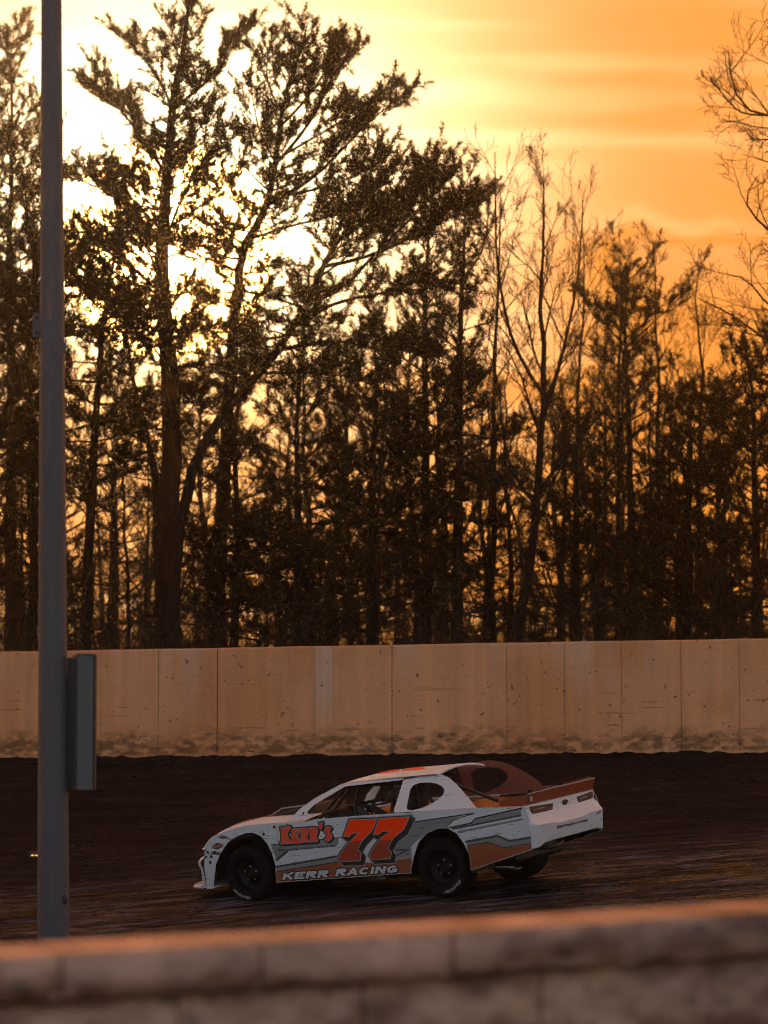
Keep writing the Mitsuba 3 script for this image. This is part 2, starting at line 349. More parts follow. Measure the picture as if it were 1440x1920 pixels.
def pine(rng, trunk, r0, f0, Lmax, limbs=(), dens=1.0, el=(-0.04, 0.85), step=0.42, per=3, shape=0.75, dead=10, tuft=0.15, top=0.03, needles=17):
    """trunk: polyline, bottom to top. limbs: explicit polylines. f0: where live limbs begin. Lmax: longest limb."""
    W = Wood(); N = 26
    P = spline(trunk, N); H = np.linalg.norm(np.diff(P, axis=0), axis=1).sum()
    P[1:-1] += rng.normal(size=(N - 2, 3)) * 0.015
    s = np.linspace(0, 1, N)
    W.add(P, r0 * (1 - s) ** 0.85 + top * (1 - .6 * s), 8)
    f, az = f0, rng.uniform(0, 6.28)
    while f < 0.985:
        x = f * (N - 1); i = min(int(x), N - 2); q = P[i] + (P[i + 1] - P[i]) * (x - i)
        g = (f - f0) / (1 - f0)
        prof = min(1.0, 0.45 + g * 2.2) if g < .25 else max(0.16, (1 - g) / .75) ** shape
        for k in range(per if rng.random() < .7 else per - 1):
            az += 6.283 / per + rng.uniform(-.6, .6)
            L = max(.35, 1.12 * Lmax * prof * rng.uniform(.45, 1.15))
            e = el[0] + (el[1] - el[0]) * g ** 1.3 + rng.normal() * .14
            pine_limb(W, rng, walk(rng, q, azel(az, e), L, 7, .09, .035), max(.014, .011 + .016 * L * (1 - .4 * g)), dens, .25 if L > .8 else .1, tuft)
        az += 1.1
        f += step / H * rng.uniform(.75, 1.3)
    pine_limb(W, rng, walk(rng, P[-3], P[-1] - P[-3] + Zu * .2, .5, 4, .05, .1), .016, 1.3, .1, tuft)
    for Lp, r in limbs: pine_limb(W, rng, spline(Lp, 9), r, dens, .3, tuft)
    for k in range(int(dead * 1.6)):
        f = rng.uniform(max(.06, f0 * .25), f0 + .05); x = f * (N - 1); i = min(int(x), N - 2)
        dead_limb(W, rng, P[i], azel(rng.uniform(0, 6.28), rng.uniform(-.25, .35)), rng.uniform(.9, 2.4))
    return W.wood(), W.needles(rng, needles)

def bare_branch(W, rng, p, d, L, r, lev, kids=(7, 5, 4), spread=0.62, lift=0.07, wob=.11, rmin=.0052):
    n = 7 if lev == 0 else 5 if lev < 3 else 4
    P = walk(rng, p, d, L, n, wob, lift)
    W.add(P, np.linspace(r, max(rmin, r * .35), n), 5 if lev < 2 else 3)
    if lev >= len(kids): return
    az = rng.uniform(0, 6.28)
    for k in range(kids[lev]):
        f = 0.28 + 0.7 * (k + rng.uniform(.2, .8)) / kids[lev]; x = min(f, .99) * (n - 1); i = int(x); q = P[i] + (P[i + 1] - P[i]) * (x - i)
        t = unit(P[i + 1] - P[i]); a = unit(np.cross(t, Zu + rng.normal(size=3) * .3)); b = np.cross(t, a); az += 2.4 + rng.uniform(-.5, .5)
        ang = spread * rng.uniform(.65, 1.3)
        dd = t * math.cos(ang) + (a * math.cos(az) + b * math.sin(az)) * math.sin(ang)
        bare_branch(W, rng, q, dd, L * rng.uniform(.42, .68) * (1.15 - .5 * f), max(rmin, r * (1 - .6 * f) * .62), lev + 1, kids, spread, lift, wob, rmin)

def bare_tree(rng, trunk, r0, f0=.3, n=12, Lmax=3.0, limbs=(), kids=(6, 5, 4), el=.75, spread=.6, lift=.09):
    W = Wood(); N = 20
    P = spline(trunk, N); P[1:-1] += rng.normal(size=(N - 2, 3)) * .02
    s = np.linspace(0, 1, N); R = r0 * (1 - s) ** .9 + .006
    T_ = Wood(); T_.add(P, R, 8)
    az = rng.uniform(0, 6.28)
    for k in range(n):
        f = f0 + (1 - f0) * (k + rng.uniform(.1, .9)) / n; x = min(f, .98) * (N - 1); i = int(x); q = P[i]
        az += 2.4 + rng.uniform(-.4, .4); g = (f - f0) / (1 - f0)
        bare_branch(W, rng, q, azel(az, el + rng.normal() * .15 + .35 * g), Lmax * (1 - .62 * g) * rng.uniform(.7, 1.1), max(.009, R[i] * .5), 0, kids, spread, lift)
    for Lp, r in limbs:
        Q = spline(Lp, 12); T_.add(Q, np.linspace(r, .012, 12), 5)
        for k in range(9):
            f = .15 + .84 * (k + rng.random()) / 9; x = min(f, .98) * 11; i = int(x); t = unit(Q[i + 1] - Q[i])
            az += 2.4
            side = unit(np.cross(t, azel(az, .3)))
            bare_branch(W, rng, Q[i], t * .75 + side * .8 + Zu * .15, np.linalg.norm(Q[-1] - Q[0]) * rng.uniform(.3, .5) * (1.2 - .6 * f), max(.009, r * .45 * (1 - .5 * f)), 1, kids, spread, lift)
    return T_.wood(), W.wood()

def plant(kind, wood, crown, wmat, cmat, cname, label, category, group=None):
    k = num(kind)
    labels[k] = {'label': label, 'category': category}
    if group: labels[k]['group'] = group
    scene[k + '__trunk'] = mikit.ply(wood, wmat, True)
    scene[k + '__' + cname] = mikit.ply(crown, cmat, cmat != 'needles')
    return k

def survey(px, Y, dz=None):
    """Sighted points at depth Y (or Y + offsets) of a tree standing there."""
    return np.array([at(x, y, Y + (0 if dz is None else dz[i])) for i, (x, y) in enumerate(px)])

def stand(px, Y):
    """Trunk line reaching down to the soil."""
    P = survey(px, Y); g = wall_base(0) - 0.1
    return np.vstack([[P[0][0], Y, g], P]) if P[0][2] > g + .3 else P

def limb(px, Y, dy): return survey(px, Y, np.linspace(0, dy, len(px)))

PINES = [  # depth, trunk sighted bottom to top, base radius, first live limb, longest limb, named limbs, other settings, label
 (58, [(312,1180),(316,980),(322,800),(312,620),(303,480),(312,330),(325,200),(345,80),(362,-60)], .29, .40, 2.05,
  [([(305,470),(250,400),(180,350),(110,330)], 1.0, .05), ([(312,330),(260,250),(200,170),(180,130)], -.8, .045), ([(318,260),(272,228),(205,195),(155,160)], .6, .04),
   ([(325,200),(390,150),(440,70),(470,50)], .5, .04), ([(305,480),(380,300),(430,240)], -.7, .04), ([(308,560),(200,470),(120,440)], .9, .05), ([(325,210),(270,110),(215,60)], -.5, .035),
   ([(310,600),(200,560),(140,520)],.8,.04), ([(314,300),(380,230),(400,180)], .7, .035)],
  dict(dens=1.05, dead=16, step=.36, per=3), 'tallest pine, its dark trunk rising through the middle of the sun glow left of centre'),
 (61, [(405,1180),(420,900),(438,620),(462,450),(500,385),(517,300),(530,200),(560,110),(578,40)], .20, .50, 1.75,
  [([(500,385),(590,330),(680,240),(740,190),(768,175)], 1.0, .06), ([(515,310),(590,215),(640,120),(672,95)], -.8, .05), ([(510,370),(610,350),(700,310),(728,290)], .8, .045),
   ([(522,240),(600,150),(640,75)], .8, .04), ([(520,310),(480,220),(470,150)], -.6, .035), ([(462,450),(560,420),(640,400),(700,350)], 1.0, .045),
   ([(530,210),(500,130),(515,70)], .4, .03), ([(517,300),(620,240),(690,200)],-.9,.04)],
  dict(dens=1.05, dead=10, step=.36), 'pine with a forked leaning top and upswept right side, right of the tallest pine'),
 (56, [(322,1180),(334,1000),(356,900),(392,815),(440,750),(490,700),(522,658),(556,605),(580,565),(606,500),(640,445),(720,395),(790,330),(836,278)], .135, .56, 1.55,
  [([(606,500),(690,480),(780,440),(850,395),(900,380)], .9, .05), ([(556,605),(660,560),(760,545),(860,540)], .8, .05), ([(580,565),(640,540),(700,480),(780,400),(858,320)], -.9, .05),
   ([(640,445),(700,350),(745,310)], .6, .04), ([(522,658),(640,640),(740,660),(800,650)], -.8, .045), ([(490,700),(600,700),(700,720)], .7, .04)],
  dict(dens=1.0, dead=9, step=.36), 'leaning pine whose bare lower trunk slants up to the right across the forest'),
 (60, [(160,1180),(168,1000),(184,720),(200,560),(222,430),(232,330)], .13, .42, 1.75,
  [([(200,560),(150,500),(122,450)], .6, .035), ([(195,600),(260,560),(290,520)], -.6, .035)], dict(dead=10), 'slim pine just right of the grey pole with a thin dark trunk'),
 (54, [(-60,1180),(-40,950),(0,805),(32,715),(58,640),(66,520),(50,400),(40,310)], .16, .36, 1.8,
  [([(60,560),(110,520),(150,500)], .5, .04), ([(58,640),(20,560),(-30,520)], .4, .04)], dict(dead=8, dens=1.25), 'dark pine at the left edge leaning right behind the grey pole'),
 (78, [(20,1180),(22,800),(18,500),(22,250),(20,60)], .2, .5, 2.7, [], dict(dens=1.1, dead=2, shape=.6), 'pine top in the upper left corner catching orange light'),
 (64, [(300,1180),(296,1020),(290,900),(270,790),(250,715),(240,640),(246,560)], .15, .5, 1.2, [([(250,715),(200,660),(170,640)], .7, .035)], dict(dead=14), 'crooked pine trunk crossing just left of the tallest pine'),
 (66, [(800,1180),(798,900),(796,650),(800,500),(806,400),(812,318)], .13, .26, 1.9, [([(806,400),(850,370),(890,310)], .5, .03)], dict(dens=.75, dead=10), 'straight dark pine near the centre, left one of the centre pair'),
 (63, [(856,1180),(860,900),(862,650),(868,520),(872,430),(874,372)], .15, .28, 1.8, [([(868,520),(910,450),(915,385)], .5, .03)], dict(dens=.75, dead=12), 'straight dark pine near the centre, right one of the centre pair'),
 (65, [(1188,1180),(1182,900),(1174,700),(1172,600),(1180,505)], .13, .28, 2.0, [([(1174,650),(1230,600),(1290,545)], .6, .03), ([(1174,650),(1120,590),(1092,550)], -.5, .03)], dict(dens=.8, dead=14, shape=.5), 'round topped pine under the orange sky right of centre'),
 (58, [(1420,1180),(1416,950),(1412,800),(1406,700),(1400,640)], .12, .15, 2.1, [([(1412,850),(1340,800),(1290,780)], .6, .04)], dict(dens=.85, dead=10, shape=.45), 'low dense pine at the right edge below the bare oak'),
 (59, [(556,1180),(560,1000),(556,850),(560,720),(566,610)], .12, .15, 2.2, [], dict(dens=.85, dead=12, shape=.55), 'broad low pine filling the dark area below the leaning pine'),
 (62, [(700,1180),(696,1000),(700,850),(706,700),(700,560)], .12, .15, 2.2, [], dict(dens=.8, dead=12, shape=.55), 'broad low pine left of the centre pair'),
 (60, [(1290,1180),(1294,1050),(1290,940),(1296,830),(1292,740)], .10, .12, 2.0, [], dict(dens=.75, dead=10, shape=.5), 'bushy low pine between the round topped pine and the right edge pine'),
 (62, [(1075,1180),(1078,1050),(1082,960),(1080,860),(1084,770)], .13, .15, 1.45, [], dict(dens=.7, dead=10, shape=.5), 'small pine behind the forked bare tree'),
 (61, [(440,1180),(446,1000),(440,850),(452,700),(448,600)], .10, .15, 1.9, [], dict(dens=.8, dead=12, shape=.6), 'dense short pine beside the trunk of the tallest pine'),
 (57, [(60,1180),(64,1050),(62,900),(70,800)], .14, .2, 1.4, [], dict(dens=1.0, dead=12, shape=.5), 'short pine at the far left partly hidden by the grey pole'),
]
for i, (Y, px, r, f0, Lm, lm, kw, lab) in enumerate(PINES):
    rng = np.random.default_rng(100 + i)
    w, c = pine(rng, stand(px, Y), r, f0, Lm, [(limb(p, Y, dy), rr) for p, dy, rr in lm], **kw)
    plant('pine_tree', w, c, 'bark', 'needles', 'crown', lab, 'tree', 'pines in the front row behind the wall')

BARE = [  # depth, trunk, base radius, first branch, count, longest branch, named limbs, settings, label
 (57, [(970,1180),(990,1080),(1005,950),(1014,800),(1020,700),(1012,560),(1020,430),(1018,300)], .13, .30, 14, 2.7,
  [([(1018,740),(950,600),(930,450),(928,285)], .4, .045), ([(1014,800),(1060,640),(1085,500),(1093,370)], -.4, .045), ([(1005,950),(950,850),(930,700),(900,640)], .6, .04), ([(1008,920),(1090,820),(1160,740)], .7, .035)],
  dict(), 'forked bare tree right of the centre pair, its fan of twigs against the sky'),
 (63, [(925,1180),(926,900),(930,650),(936,480),(938,330)], .10, .35, 12, 2.0, [], dict(), 'thin upright bare tree left of the forked bare tree'),
 (70, [(1158,1180),(1160,900),(1160,700),(1166,560),(1160,425)], .11, .4, 12, 1.9, [], dict(), 'bare tree whose twig tips rise left of the round topped pine'),
 (72, [(1235,1180),(1232,900),(1236,700),(1228,560),(1232,432)], .11, .4, 12, 2.0, [], dict(), 'bare tree whose twig tips rise right of the round topped pine'),
 (71, [(1312,1180),(1310,900),(1316,700),(1306,580),(1310,465)], .11, .35, 12, 2.1, [], dict(), 'fine twigged bare tree under the bare oak boughs'),
 (68, [(862,1180),(860,800),(866,560),(852,400),(840,300)], .09, .5, 9, 1.5, [], dict(), 'bare tree with slender tips beside the tops of the centre pair'),
 (74, [(1085,1180),(1080,900),(1086,700),(1094,540),(1090,400)], .10, .35, 12, 2.1, [], dict(), 'pale bare tree just right of the forked bare tree'),
 (60, [(690,1180),(700,1000),(720,820),(716,640)], .07, .3, 9, 1.6, [], dict(), 'thin bare sapling left of the centre pair'),
 (60, [(1120,1180),(1110,1050),(1125,900),(1120,780)], .06, .2, 10, 1.6, [], dict(spread=.7), 'bushy bare sapling below the round topped pine'),
 (61, [(240,1180),(236,1050),(232,900),(236,800)], .06, .2, 10, 1.5, [], dict(spread=.8), 'bare sapling between the pole and the tallest pine'),
 (58, [(1380,1180),(1370,1080),(1385,980),(1380,900)], .06, .15, 10, 1.5, [], dict(spread=.8), 'low bare sapling beside the right edge pine'),
]
for i, (Y, px, r, f0, n, Lm, lm, kw, lab) in enumerate(BARE):
    rng = np.random.default_rng(300 + i)
    w, c = bare_tree(rng, stand(px, Y), r, f0, n, Lm, [(limb(p, Y, dy), rr) for p, dy, rr in lm], **kw)
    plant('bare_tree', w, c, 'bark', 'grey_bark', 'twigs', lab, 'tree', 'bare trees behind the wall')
rng = np.random.default_rng(400)
Yo = 52
w, c = bare_tree(rng, stand([(1650,1180),(1640,900),(1630,600),(1640,300),(1660,0)], Yo), .26, .45, 6, 2.4,
   [(limb([(1640,420),(1540,300),(1440,216),(1402,205),(1372,150),(1366,95)], Yo, -.5), .055), (limb([(1440,216),(1395,212),(1350,170),(1330,145)], Yo - .3, .2), .022),
    (limb([(1638,560),(1520,480),(1440,430),(1400,380),(1420,330)], Yo, .6), .05), (limb([(1635,700),(1540,640),(1440,570),(1390,520),(1365,515)], Yo, -.8), .045),
    (limb([(1632,760),(1530,700),(1440,640),(1370,590),(1310,560)], Yo, .5), .045), (limb([(1640,380),(1540,200),(1470,110),(1440,50)], Yo, .8), .05), (limb([(1470,250),(1420,262),(1395,240)], Yo, 0), .02)],
   kids=(5, 5, 4), spread=.75, lift=.04)
plant('bare_tree', w, c, 'bark', 'grey_bark', 'twigs', 'large bare oak reaching in from the right edge against the orange sky', 'tree')

# trees further back: a few grown ones, set out again and again at other turns and sizes
def origin_pine(seed, H, Lm, f0, **kw):
    return pine(np.random.default_rng(seed), [(0, 0, -.3), (.25, .05, H * .35), (-.15, 0, H * .7), (.15, .1, H)], .13, f0, Lm, step=.42, dens=.36, needles=11, tuft=.18, shape=.5, **kw)
def origin_bare(seed, H, Lm):
    return bare_tree(np.random.default_rng(seed), [(0, 0, -.3), (.15, 0, H * .4), (0, .1, H * .75), (.1, 0, H)], .11, .25, 12, Lm, kids=(5, 4, 3))
protoP = [tuple(mikit.ply(m, b, s) for m, b, s in zip(origin_pine(*a), ('bark', 'needles'), (True, False))) for a in ((501, 11, 2.7, .12), (502, 12, 2.4, .2), (503, 9, 2.6, .08))]
protoB = [tuple(mikit.ply(m, b, True) for m, b in zip(origin_bare(*a), ('bark', 'grey_bark'))) for a in ((511, 10, 2.6), (512, 11, 2.2), (513, 8, 2.4))]
rng = np.random.default_rng(77)
ORD = 'first second third fourth fifth sixth seventh eighth ninth tenth eleventh twelfth thirteenth fourteenth fifteenth sixteenth seventeenth eighteenth nineteenth twentieth'.split()
def again(kind, proto, x, y, h, cname, label, group):
    k = num(kind)
    labels[k] = {'label': label, 'category': 'tree', 'group': group}
    M = T().translate([x, y, wall_base(0)]).rotate([0, 0, 1], rng.uniform(0, 360)).scale([h, h, h * rng.uniform(.95, 1.08)])
    scene[k + '__trunk'] = {**proto[0], 'to_world': M}; scene[k + '__' + cname] = {**proto[1], 'to_world': M}
tops = [(-60, 420), (60, 560), (215, 700), (380, 700), (545, 690), (640, 600), (770, 590), (905, 700), (1040, 720), (1130, 690), (1260, 730), (1350, 720), (1450, 640)]
for i, (px, py) in enumerate(tops):
    Y = rng.uniform(74, 98)
    top = at(px, py + rng.uniform(-20, 30), Y); pr = i % 3; H0 = (11, 12, 9)[pr]
    again('background_pine', protoP[pr], top[0], Y, (top[2] - 1.4) / H0, 'crown', f'dim pine deep in the woods, {ORD[i]} from the left of the background pines', 'background pines deep in the woods')
for i in range(20):
    px = -60 + i * 80 + rng.uniform(-30, 30); Y = rng.uniform(66, 92)
    py = np.interp(px, [0, 300, 650, 900, 1440], [640, 600, 560, 470, 560]) + rng.uniform(-60, 160)
    top = at(px, py, Y); pr = i % 3; H0 = (11.2, 12, 9)[pr]
    again('background_bare_tree', protoB[pr], top[0], Y, (top[2] - 1.4) / H0, 'twigs', f'grey bare tree deep in the woods, {ORD[i]} from the left of the background bare trees', 'background bare trees deep in the woods')

# tangle of brush and dead stems along the wood's edge, and the far wood that closes the view
rng = np.random.default_rng(88)
L = []
for k in range(420):
    y = rng.uniform(48, 72); x = rng.uniform(-.17, .17) * y
    p = np.array([x, y, wall_base(0) - .1])
    P = walk(rng, p, azel(rng.uniform(0, 6.28), rng.uniform(.7, 1.5)), rng.uniform(2.0, 4.8), 7, .16, -.01)
    L.append((P, np.linspace(.016, .006, 7)))
    for m in range(7):
        i = rng.integers(2, 6)
        L.append((walk(rng, P[i], azel(rng.uniform(0, 6.28), rng.uniform(-.2, 1.0)), rng.uniform(.4, 1.5), 4, .22, .0), np.linspace(.008, .0045, 4)))
put('undergrowth', tubes(L, 3), 'grey_bark'); tag('undergrowth', 'tangled dead brush and saplings along the edge of the wood just above the wall', 'brush', kind='stuff')
W = Wood()
for k in range(330):
    y = rng.uniform(105, 190); x = rng.uniform(-.19, .19) * y if k < 230 else rng.choice([-1, 1]) * rng.uniform(.19, .55) * y; h = rng.uniform(4.5, 10.5)
    P = np.array([[x, y, 1], [x + rng.normal() * .2, y, 1 + h * .5], [x + rng.normal() * .3, y, 1 + h]])
    W.add(P, np.array([.16, .11, .03]), 5)
    for m in range(26):
        f = rng.uniform(.12, 1); q = P[0] + (P[2] - P[0]) * f
        e = azel(rng.uniform(0, 6.28), rng.uniform(0, .7)); l = (1.2 - .7 * f) * rng.uniform(.8, 2.2)
        W.add(np.array([q, q + e * l]), np.array([.03, .012]), 3)
        for g in np.linspace(.4, 1, 4): W.tuft(q + e * l * g + rng.normal(size=3) * .15, e, .42)
put('far_wood__trunks', W.wood(), 'bark', True); put('far_wood__foliage', W.needles(rng, 5, .045), 'needles')
tag('far_wood', 'distant mixed wood closing the view low behind the trees', 'wood', kind='stuff')
tag('far_wood__trunks', kind='stuff'); tag('far_wood__foliage', kind='stuff')
# ---------------------------------------------------------------- grey light pole with its cabinet, in the infield
YP = 20.0
def px2(x, y): return at(x, y, YP)
a, b = px2(96.5, 0), px2(100, 1757)
ax = (a - b); per_m = ax / ax[2]
def pole_c(z): return b + per_m * (z - b[2])
def pole_r(z): return np.interp(z, [b[2], a[2]], [30 / 5024 * YP, 19.5 / 5024 * YP])
zs = np.r_[-1.0, np.linspace(b[2], a[2], 14), a[2] + 1.5, a[2] + 3.0]
put('light_pole__shaft', tubes([(np.array([pole_c(z) for z in zs]), np.array([pole_r(min(z, a[2])) for z in zs]))], 28, True), 'galvanized_steel', 40)
tag('light_pole', 'tall tapering grey steel pole standing in the infield at the left', 'pole')
c = px2(71, 610); z0 = c[2]
pc = pole_c(z0)
plate = box([c[0], YP - .01, z0], [.075, .016, .19], bevel=.004)
put('light_pole__bracket_plate', cat(plate, box([c[0] + .035, YP + .02, z0], [.05, .07, .07])), 'galvanized_steel', 30)
for d in (-.055, .055): put('light_pole__bolt', trimesh.creation.cylinder(.012, .02, sections=10, transform=trimesh.transformations.translation_matrix([c[0] - .005, YP - .022, z0 + d]) @ trimesh.transformations.rotation_matrix(np.pi / 2, [1, 0, 0])), 'box_dark', 30)
q = px2(112, 652); rr = pole_r(q[2]); pq = pole_c(q[2])
cap_ = trimesh.creation.cylinder(.066, .012, sections=24, transform=trimesh.transformations.translation_matrix([pq[0] + rr * .62, pq[1] - rr * .80, q[2]]) @ trimesh.transformations.rotation_matrix(math.radians(38), [0, 0, 1]) @ trimesh.transformations.rotation_matrix(np.pi / 2, [1, 0, 0]))
put('light_pole__hand_hole_cover', cap_, 'galvanized_steel', 30)
q = px2(121, 1685); rr = pole_r(q[2]); pq = pole_c(q[2])
put('light_pole__weld_stub', trimesh.creation.icosphere(2, .03).apply_scale([.9, .6, 1.3]).apply_translation([pq[0] + rr * .75, pq[1] - rr * .62, q[2]]), 'box_dark', True)
# cabinet strapped to the pole's right side, turned a little away
zt, zb_ = px2(150, 1228)[2], px2(150, 1480)[2]; zc, hh = (zt + zb_) / 2, zt - zb_
xl, xm, xr = px2(133, 1350)[0], px2(148, 1350)[0], px2(176.5, 1350)[0]
outl = Polygon([(xl, YP + .06), (xm, YP - .085), (xr, YP - .075), (xr + .004, YP + .05)])
cab = trimesh.creation.extrude_polygon(outl, hh, engine='earcut'); cab.apply_translation([0, 0, zb_])
put('electrical_cabinet__case', cab, 'box_grey')
put('electrical_cabinet__door_edge', box([xr + .009, YP - .02, zc], [.009, .12, hh + .006], bevel=.002), 'box_dark')
put('electrical_cabinet__lid', box([(xm + xr) / 2 - .002, YP - .015, zt + .004], [xr - xm + .02, .16, .010], bevel=.003), 'box_grey')
put('electrical_cabinet__rear_channel', box([(pole_c(zc)[0] + .11 + xl) / 2 + .02, YP + .03, zc], [.075, .05, hh - .04]), 'box_dark')
tag('electrical_cabinet', 'narrow grey metal box fixed to the right side of the grey pole', 'electrical box')
# small amber marker lamp behind the pole, beside the track
m = at(65, 1604, 21.0)
put('marker_lamp__housing', box([m[0] + .03, 21.04, m[2]], [.16, .05, .05], bevel=.008), 'box_dark')
put('marker_lamp__stake', tube([(m[0] + .08, 21.06, m[2]), (m[0] + .08, 21.06, -.9)], .014), 'box_dark')
mat('amber_glass', (.8, .35, .05), .3)
for dx in (-.018, .014):
    k = put('marker_lamp__lens', box([m[0] + dx, 21.012, m[2]], [.022, .008, .007]), 'amber_glass')
    scene[k]['emitter'] = {'type': 'area', 'radiance': {'type': 'rgb', 'value': [.22, .09, .016]}}
tag('marker_lamp', 'tiny lit amber lamp low on the left edge of the grey pole', 'lamp')

# ---------------------------------------------------------------- near block wall, out of focus
def near_y(x): return 6.75 + 0.33 * x
def near_top(x): return 1.803 + 0.0294 * (x + 0.924)
wx = np.array([1, .33, .0294]); wx /= np.linalg.norm(wx); wn = np.array([-.33, 1, 0]); wn /= np.linalg.norm(wn)
w0 = np.array([0, near_y(0), near_top(0)])
def wall_pt(s, n_, z): return w0 + wx * s + wn * n_ + Zu * z            # s along the wall, n_ away from the viewer, z up from the top
def rough_block(s0, s1, n0, n1, z0, z1, seed, amp, nx=14, nz=6):
    """A split-faced concrete block: front face broken, its arrises worn."""
    u, v = np.linspace(0, 1, nx), np.linspace(0, 1, nz)
    V, F = [], []
    def sheet(fn, a_, b_):
        A, B = np.meshgrid(a_, b_, indexing='ij'); P = fn(A, B); o = len(V)
        V.extend(P.reshape(-1, 3))
        for i in range(len(a_) - 1):
            for j in range(len(b_) - 1):
                q = o + i * len(b_) + j
                F.extend([(q, q + len(b_), q + len(b_) + 1), (q, q + len(b_) + 1, q + 1)])
    def P_(s, n_, z):
        p = w0 + s[..., None] * wx + n_[..., None] * wn + z[..., None] * Zu
        return p
    def front(A, B):
        s = s0 + (s1 - s0) * A; z = z0 + (z1 - z0) * B
        edge = np.minimum(np.minimum(A, 1 - A) * (s1 - s0), np.minimum(B, 1 - B) * (z1 - z0))
        rough = meshkit.fbm(np.stack([s * 16, z * 22, s * 0 + seed], -1), 4, 3)
        z = z + (.014 * (meshkit.fbm(np.stack([s * 9, s * 0, s * 0 + seed], -1), 3, 7) - .4) * (1 - B) ** 3)
        n_ = n0 + 0.016 * np.exp(-edge / .012) + amp * (rough - .5) * 2 * np.clip(edge / .015, 0, 1)
        return P_(s, n_, z)
    def top(A, B):
        s = s0 + (s1 - s0) * A; n_ = n0 + .016 + (n1 - n0 - .016) * B
        z = z1 + .004 * (meshkit.fbm(np.stack([s * 20, n_ * 20, s * 0 + seed], -1), 3, 5) - .5) * np.clip(np.minimum(B, 1 - B) * 8, 0, 1)
        return P_(s, n_, z)
    sheet(front, u, v); sheet(top, u, np.linspace(0, 1, 5))
    one = np.ones_like
    sheet(lambda A, B: P_(s0 + 0 * A, n0 + .016 + (n1 - n0 - .016) * A, z0 + (z1 - z0) * B), np.array([0, 1.]), np.array([0, 1.]))
    sheet(lambda A, B: P_(s1 + 0 * A, n0 + .016 + (n1 - n0 - .016) * A, z0 + (z1 - z0) * B), np.array([0, 1.]), np.array([0, 1.]))
    sheet(lambda A, B: P_(s0 + (s1 - s0) * A, n1 + 0 * A, z0 + (z1 - z0) * B), np.array([0, 1.]), np.array([0, 1.]))
    sheet(lambda A, B: P_(s0 + (s1 - s0) * A, n0 + .016 + (n1 - n0 - .016) * B, z0 + 0 * A), np.array([0, 1.]), np.array([0, 1.]))
    return trimesh.Trimesh(np.array(V), F, process=False)
rng = np.random.default_rng(31)
kx = math.hypot(1, .33)
def sx(px, y0=1750):                                                     # wall coordinate under a sight line
    k = (px - 720) / 5024
    return 6.75 * k / (1 - .33 * k) * kx
L0 = sx(770)
for i in range(-3, 4):
    s0 = L0 + .475 * i
    put('block_wall__cap_block', rough_block(s0 + .003, s0 + .472, -.33 + rng.uniform(-.006, .006), 0, -.105, rng.uniform(-.003, .003), i * 3.7, .012), 'block_stone', 35)
L1 = sx(945)
for c_ in range(3):
    for i in range(-4, 4):
        s0 = L1 + .455 * i + (.22 if c_ % 2 else 0)
        put('block_wall__block', rough_block(s0 + .003, s0 + .452, -.255 + rng.uniform(-.008, .008), -.03, -.108 - .2 * (c_ + 1) + .004, -.108 - .2 * c_ - (.012 if c_ == 0 else 0), i * 2.3 + c_ * 11, .02), 'block_stone', 35)
tag('block_wall', 'low tan split faced block wall with flat caps, out of focus across the foreground', 'wall')
# ---------------------------------------------------------------- race car: u rearward from the rear axle, v to its right, w up
A_ = np.array([-0.84646632, 0.52893086, -0.06104854]); L_ = np.array([0.52406026, 0.84791093, 0.08004934]); N_ = np.array([-0.09410429, -0.03576595, 0.99491968])
O_ = np.array([0.68597356, 31.0, 0.05345802])
M = np.eye(4); M[:3, 0], M[:3, 1], M[:3, 2], M[:3, 3] = -A_, L_, N_, O_
CAR = T(M.tolist())
def part(key, mesh, bsdf, smooth=False):
    k = num('race_car__' + key); scene[k] = mikit.ply(mesh, bsdf, smooth, to_world=CAR); return k
def loc(p): d = p - mi.Vector3f(*O_.tolist()); return -dr.dot(d, mi.Vector3f(*A_.tolist())), dr.dot(d, mi.Vector3f(*L_.tolist())), dr.dot(d, mi.Vector3f(*N_.tolist()))
def mud(p, base, dirt=(0.05, 0.026, 0.016)):
    """Thrown clay: streaks drawn back along the body, heavier low down and on the nose."""
    u, v, w = loc(p)
    st = P3.smoothstep(0.725, 0.79, P3.fbm(u * 6.0 + 2, v * 3, w * 60.0, 3))
    big = P3.smoothstep(0.60, 0.70, P3.fbm(u * 7.0, v * 8, w * 26.0 + 4, 3)) * P3.smoothstep(-2.2, -3.1, u)
    film = 0.22 * P3.fbm(u * 2.0, v * 2.0, w * 5.0, 3) * P3.smoothstep(0.9, 0.25, w)
    return P3.mix(base, mi.Color3f(*dirt), dr.clip(0.8 * st + 0.9 * big + film, 0, .92))
def painted(name, col, rough=.32, coat=.5):
    c = mi.Color3f
    return mat(name, mikit.proc(lambda p, n, uv: mud(p, c(*col))), rough, spec=.5, clearcoat=coat, clearcoat_gloss=.85)
painted('paint_white', (0.52, 0.545, 0.59)); painted('paint_orange', (0.24, 0.042, 0.011), .4, .3); painted('paint_grey', (0.19, 0.195, 0.21)); painted('paint_dark', (0.05, 0.052, 0.06))
painted('paint_rust', (0.24, 0.060, 0.018), .45, .2); mat('number_orange', (0.97, 0.050, 0.003), .65, spec=.12); painted('number_red', (0.30, 0.026, 0.008), .5, .1); painted('letter_red', (0.75, 0.050, 0.016), .5, .1)
mat('black_paint', (0.008, 0.008, 0.009), .5); mat('rubber', (0.007, 0.0062, 0.0062), .9, spec=.12); mat('tube_black', (0.010, 0.010, 0.0105), .55); mat('line_grey', (0.25, 0.25, 0.27), .4)
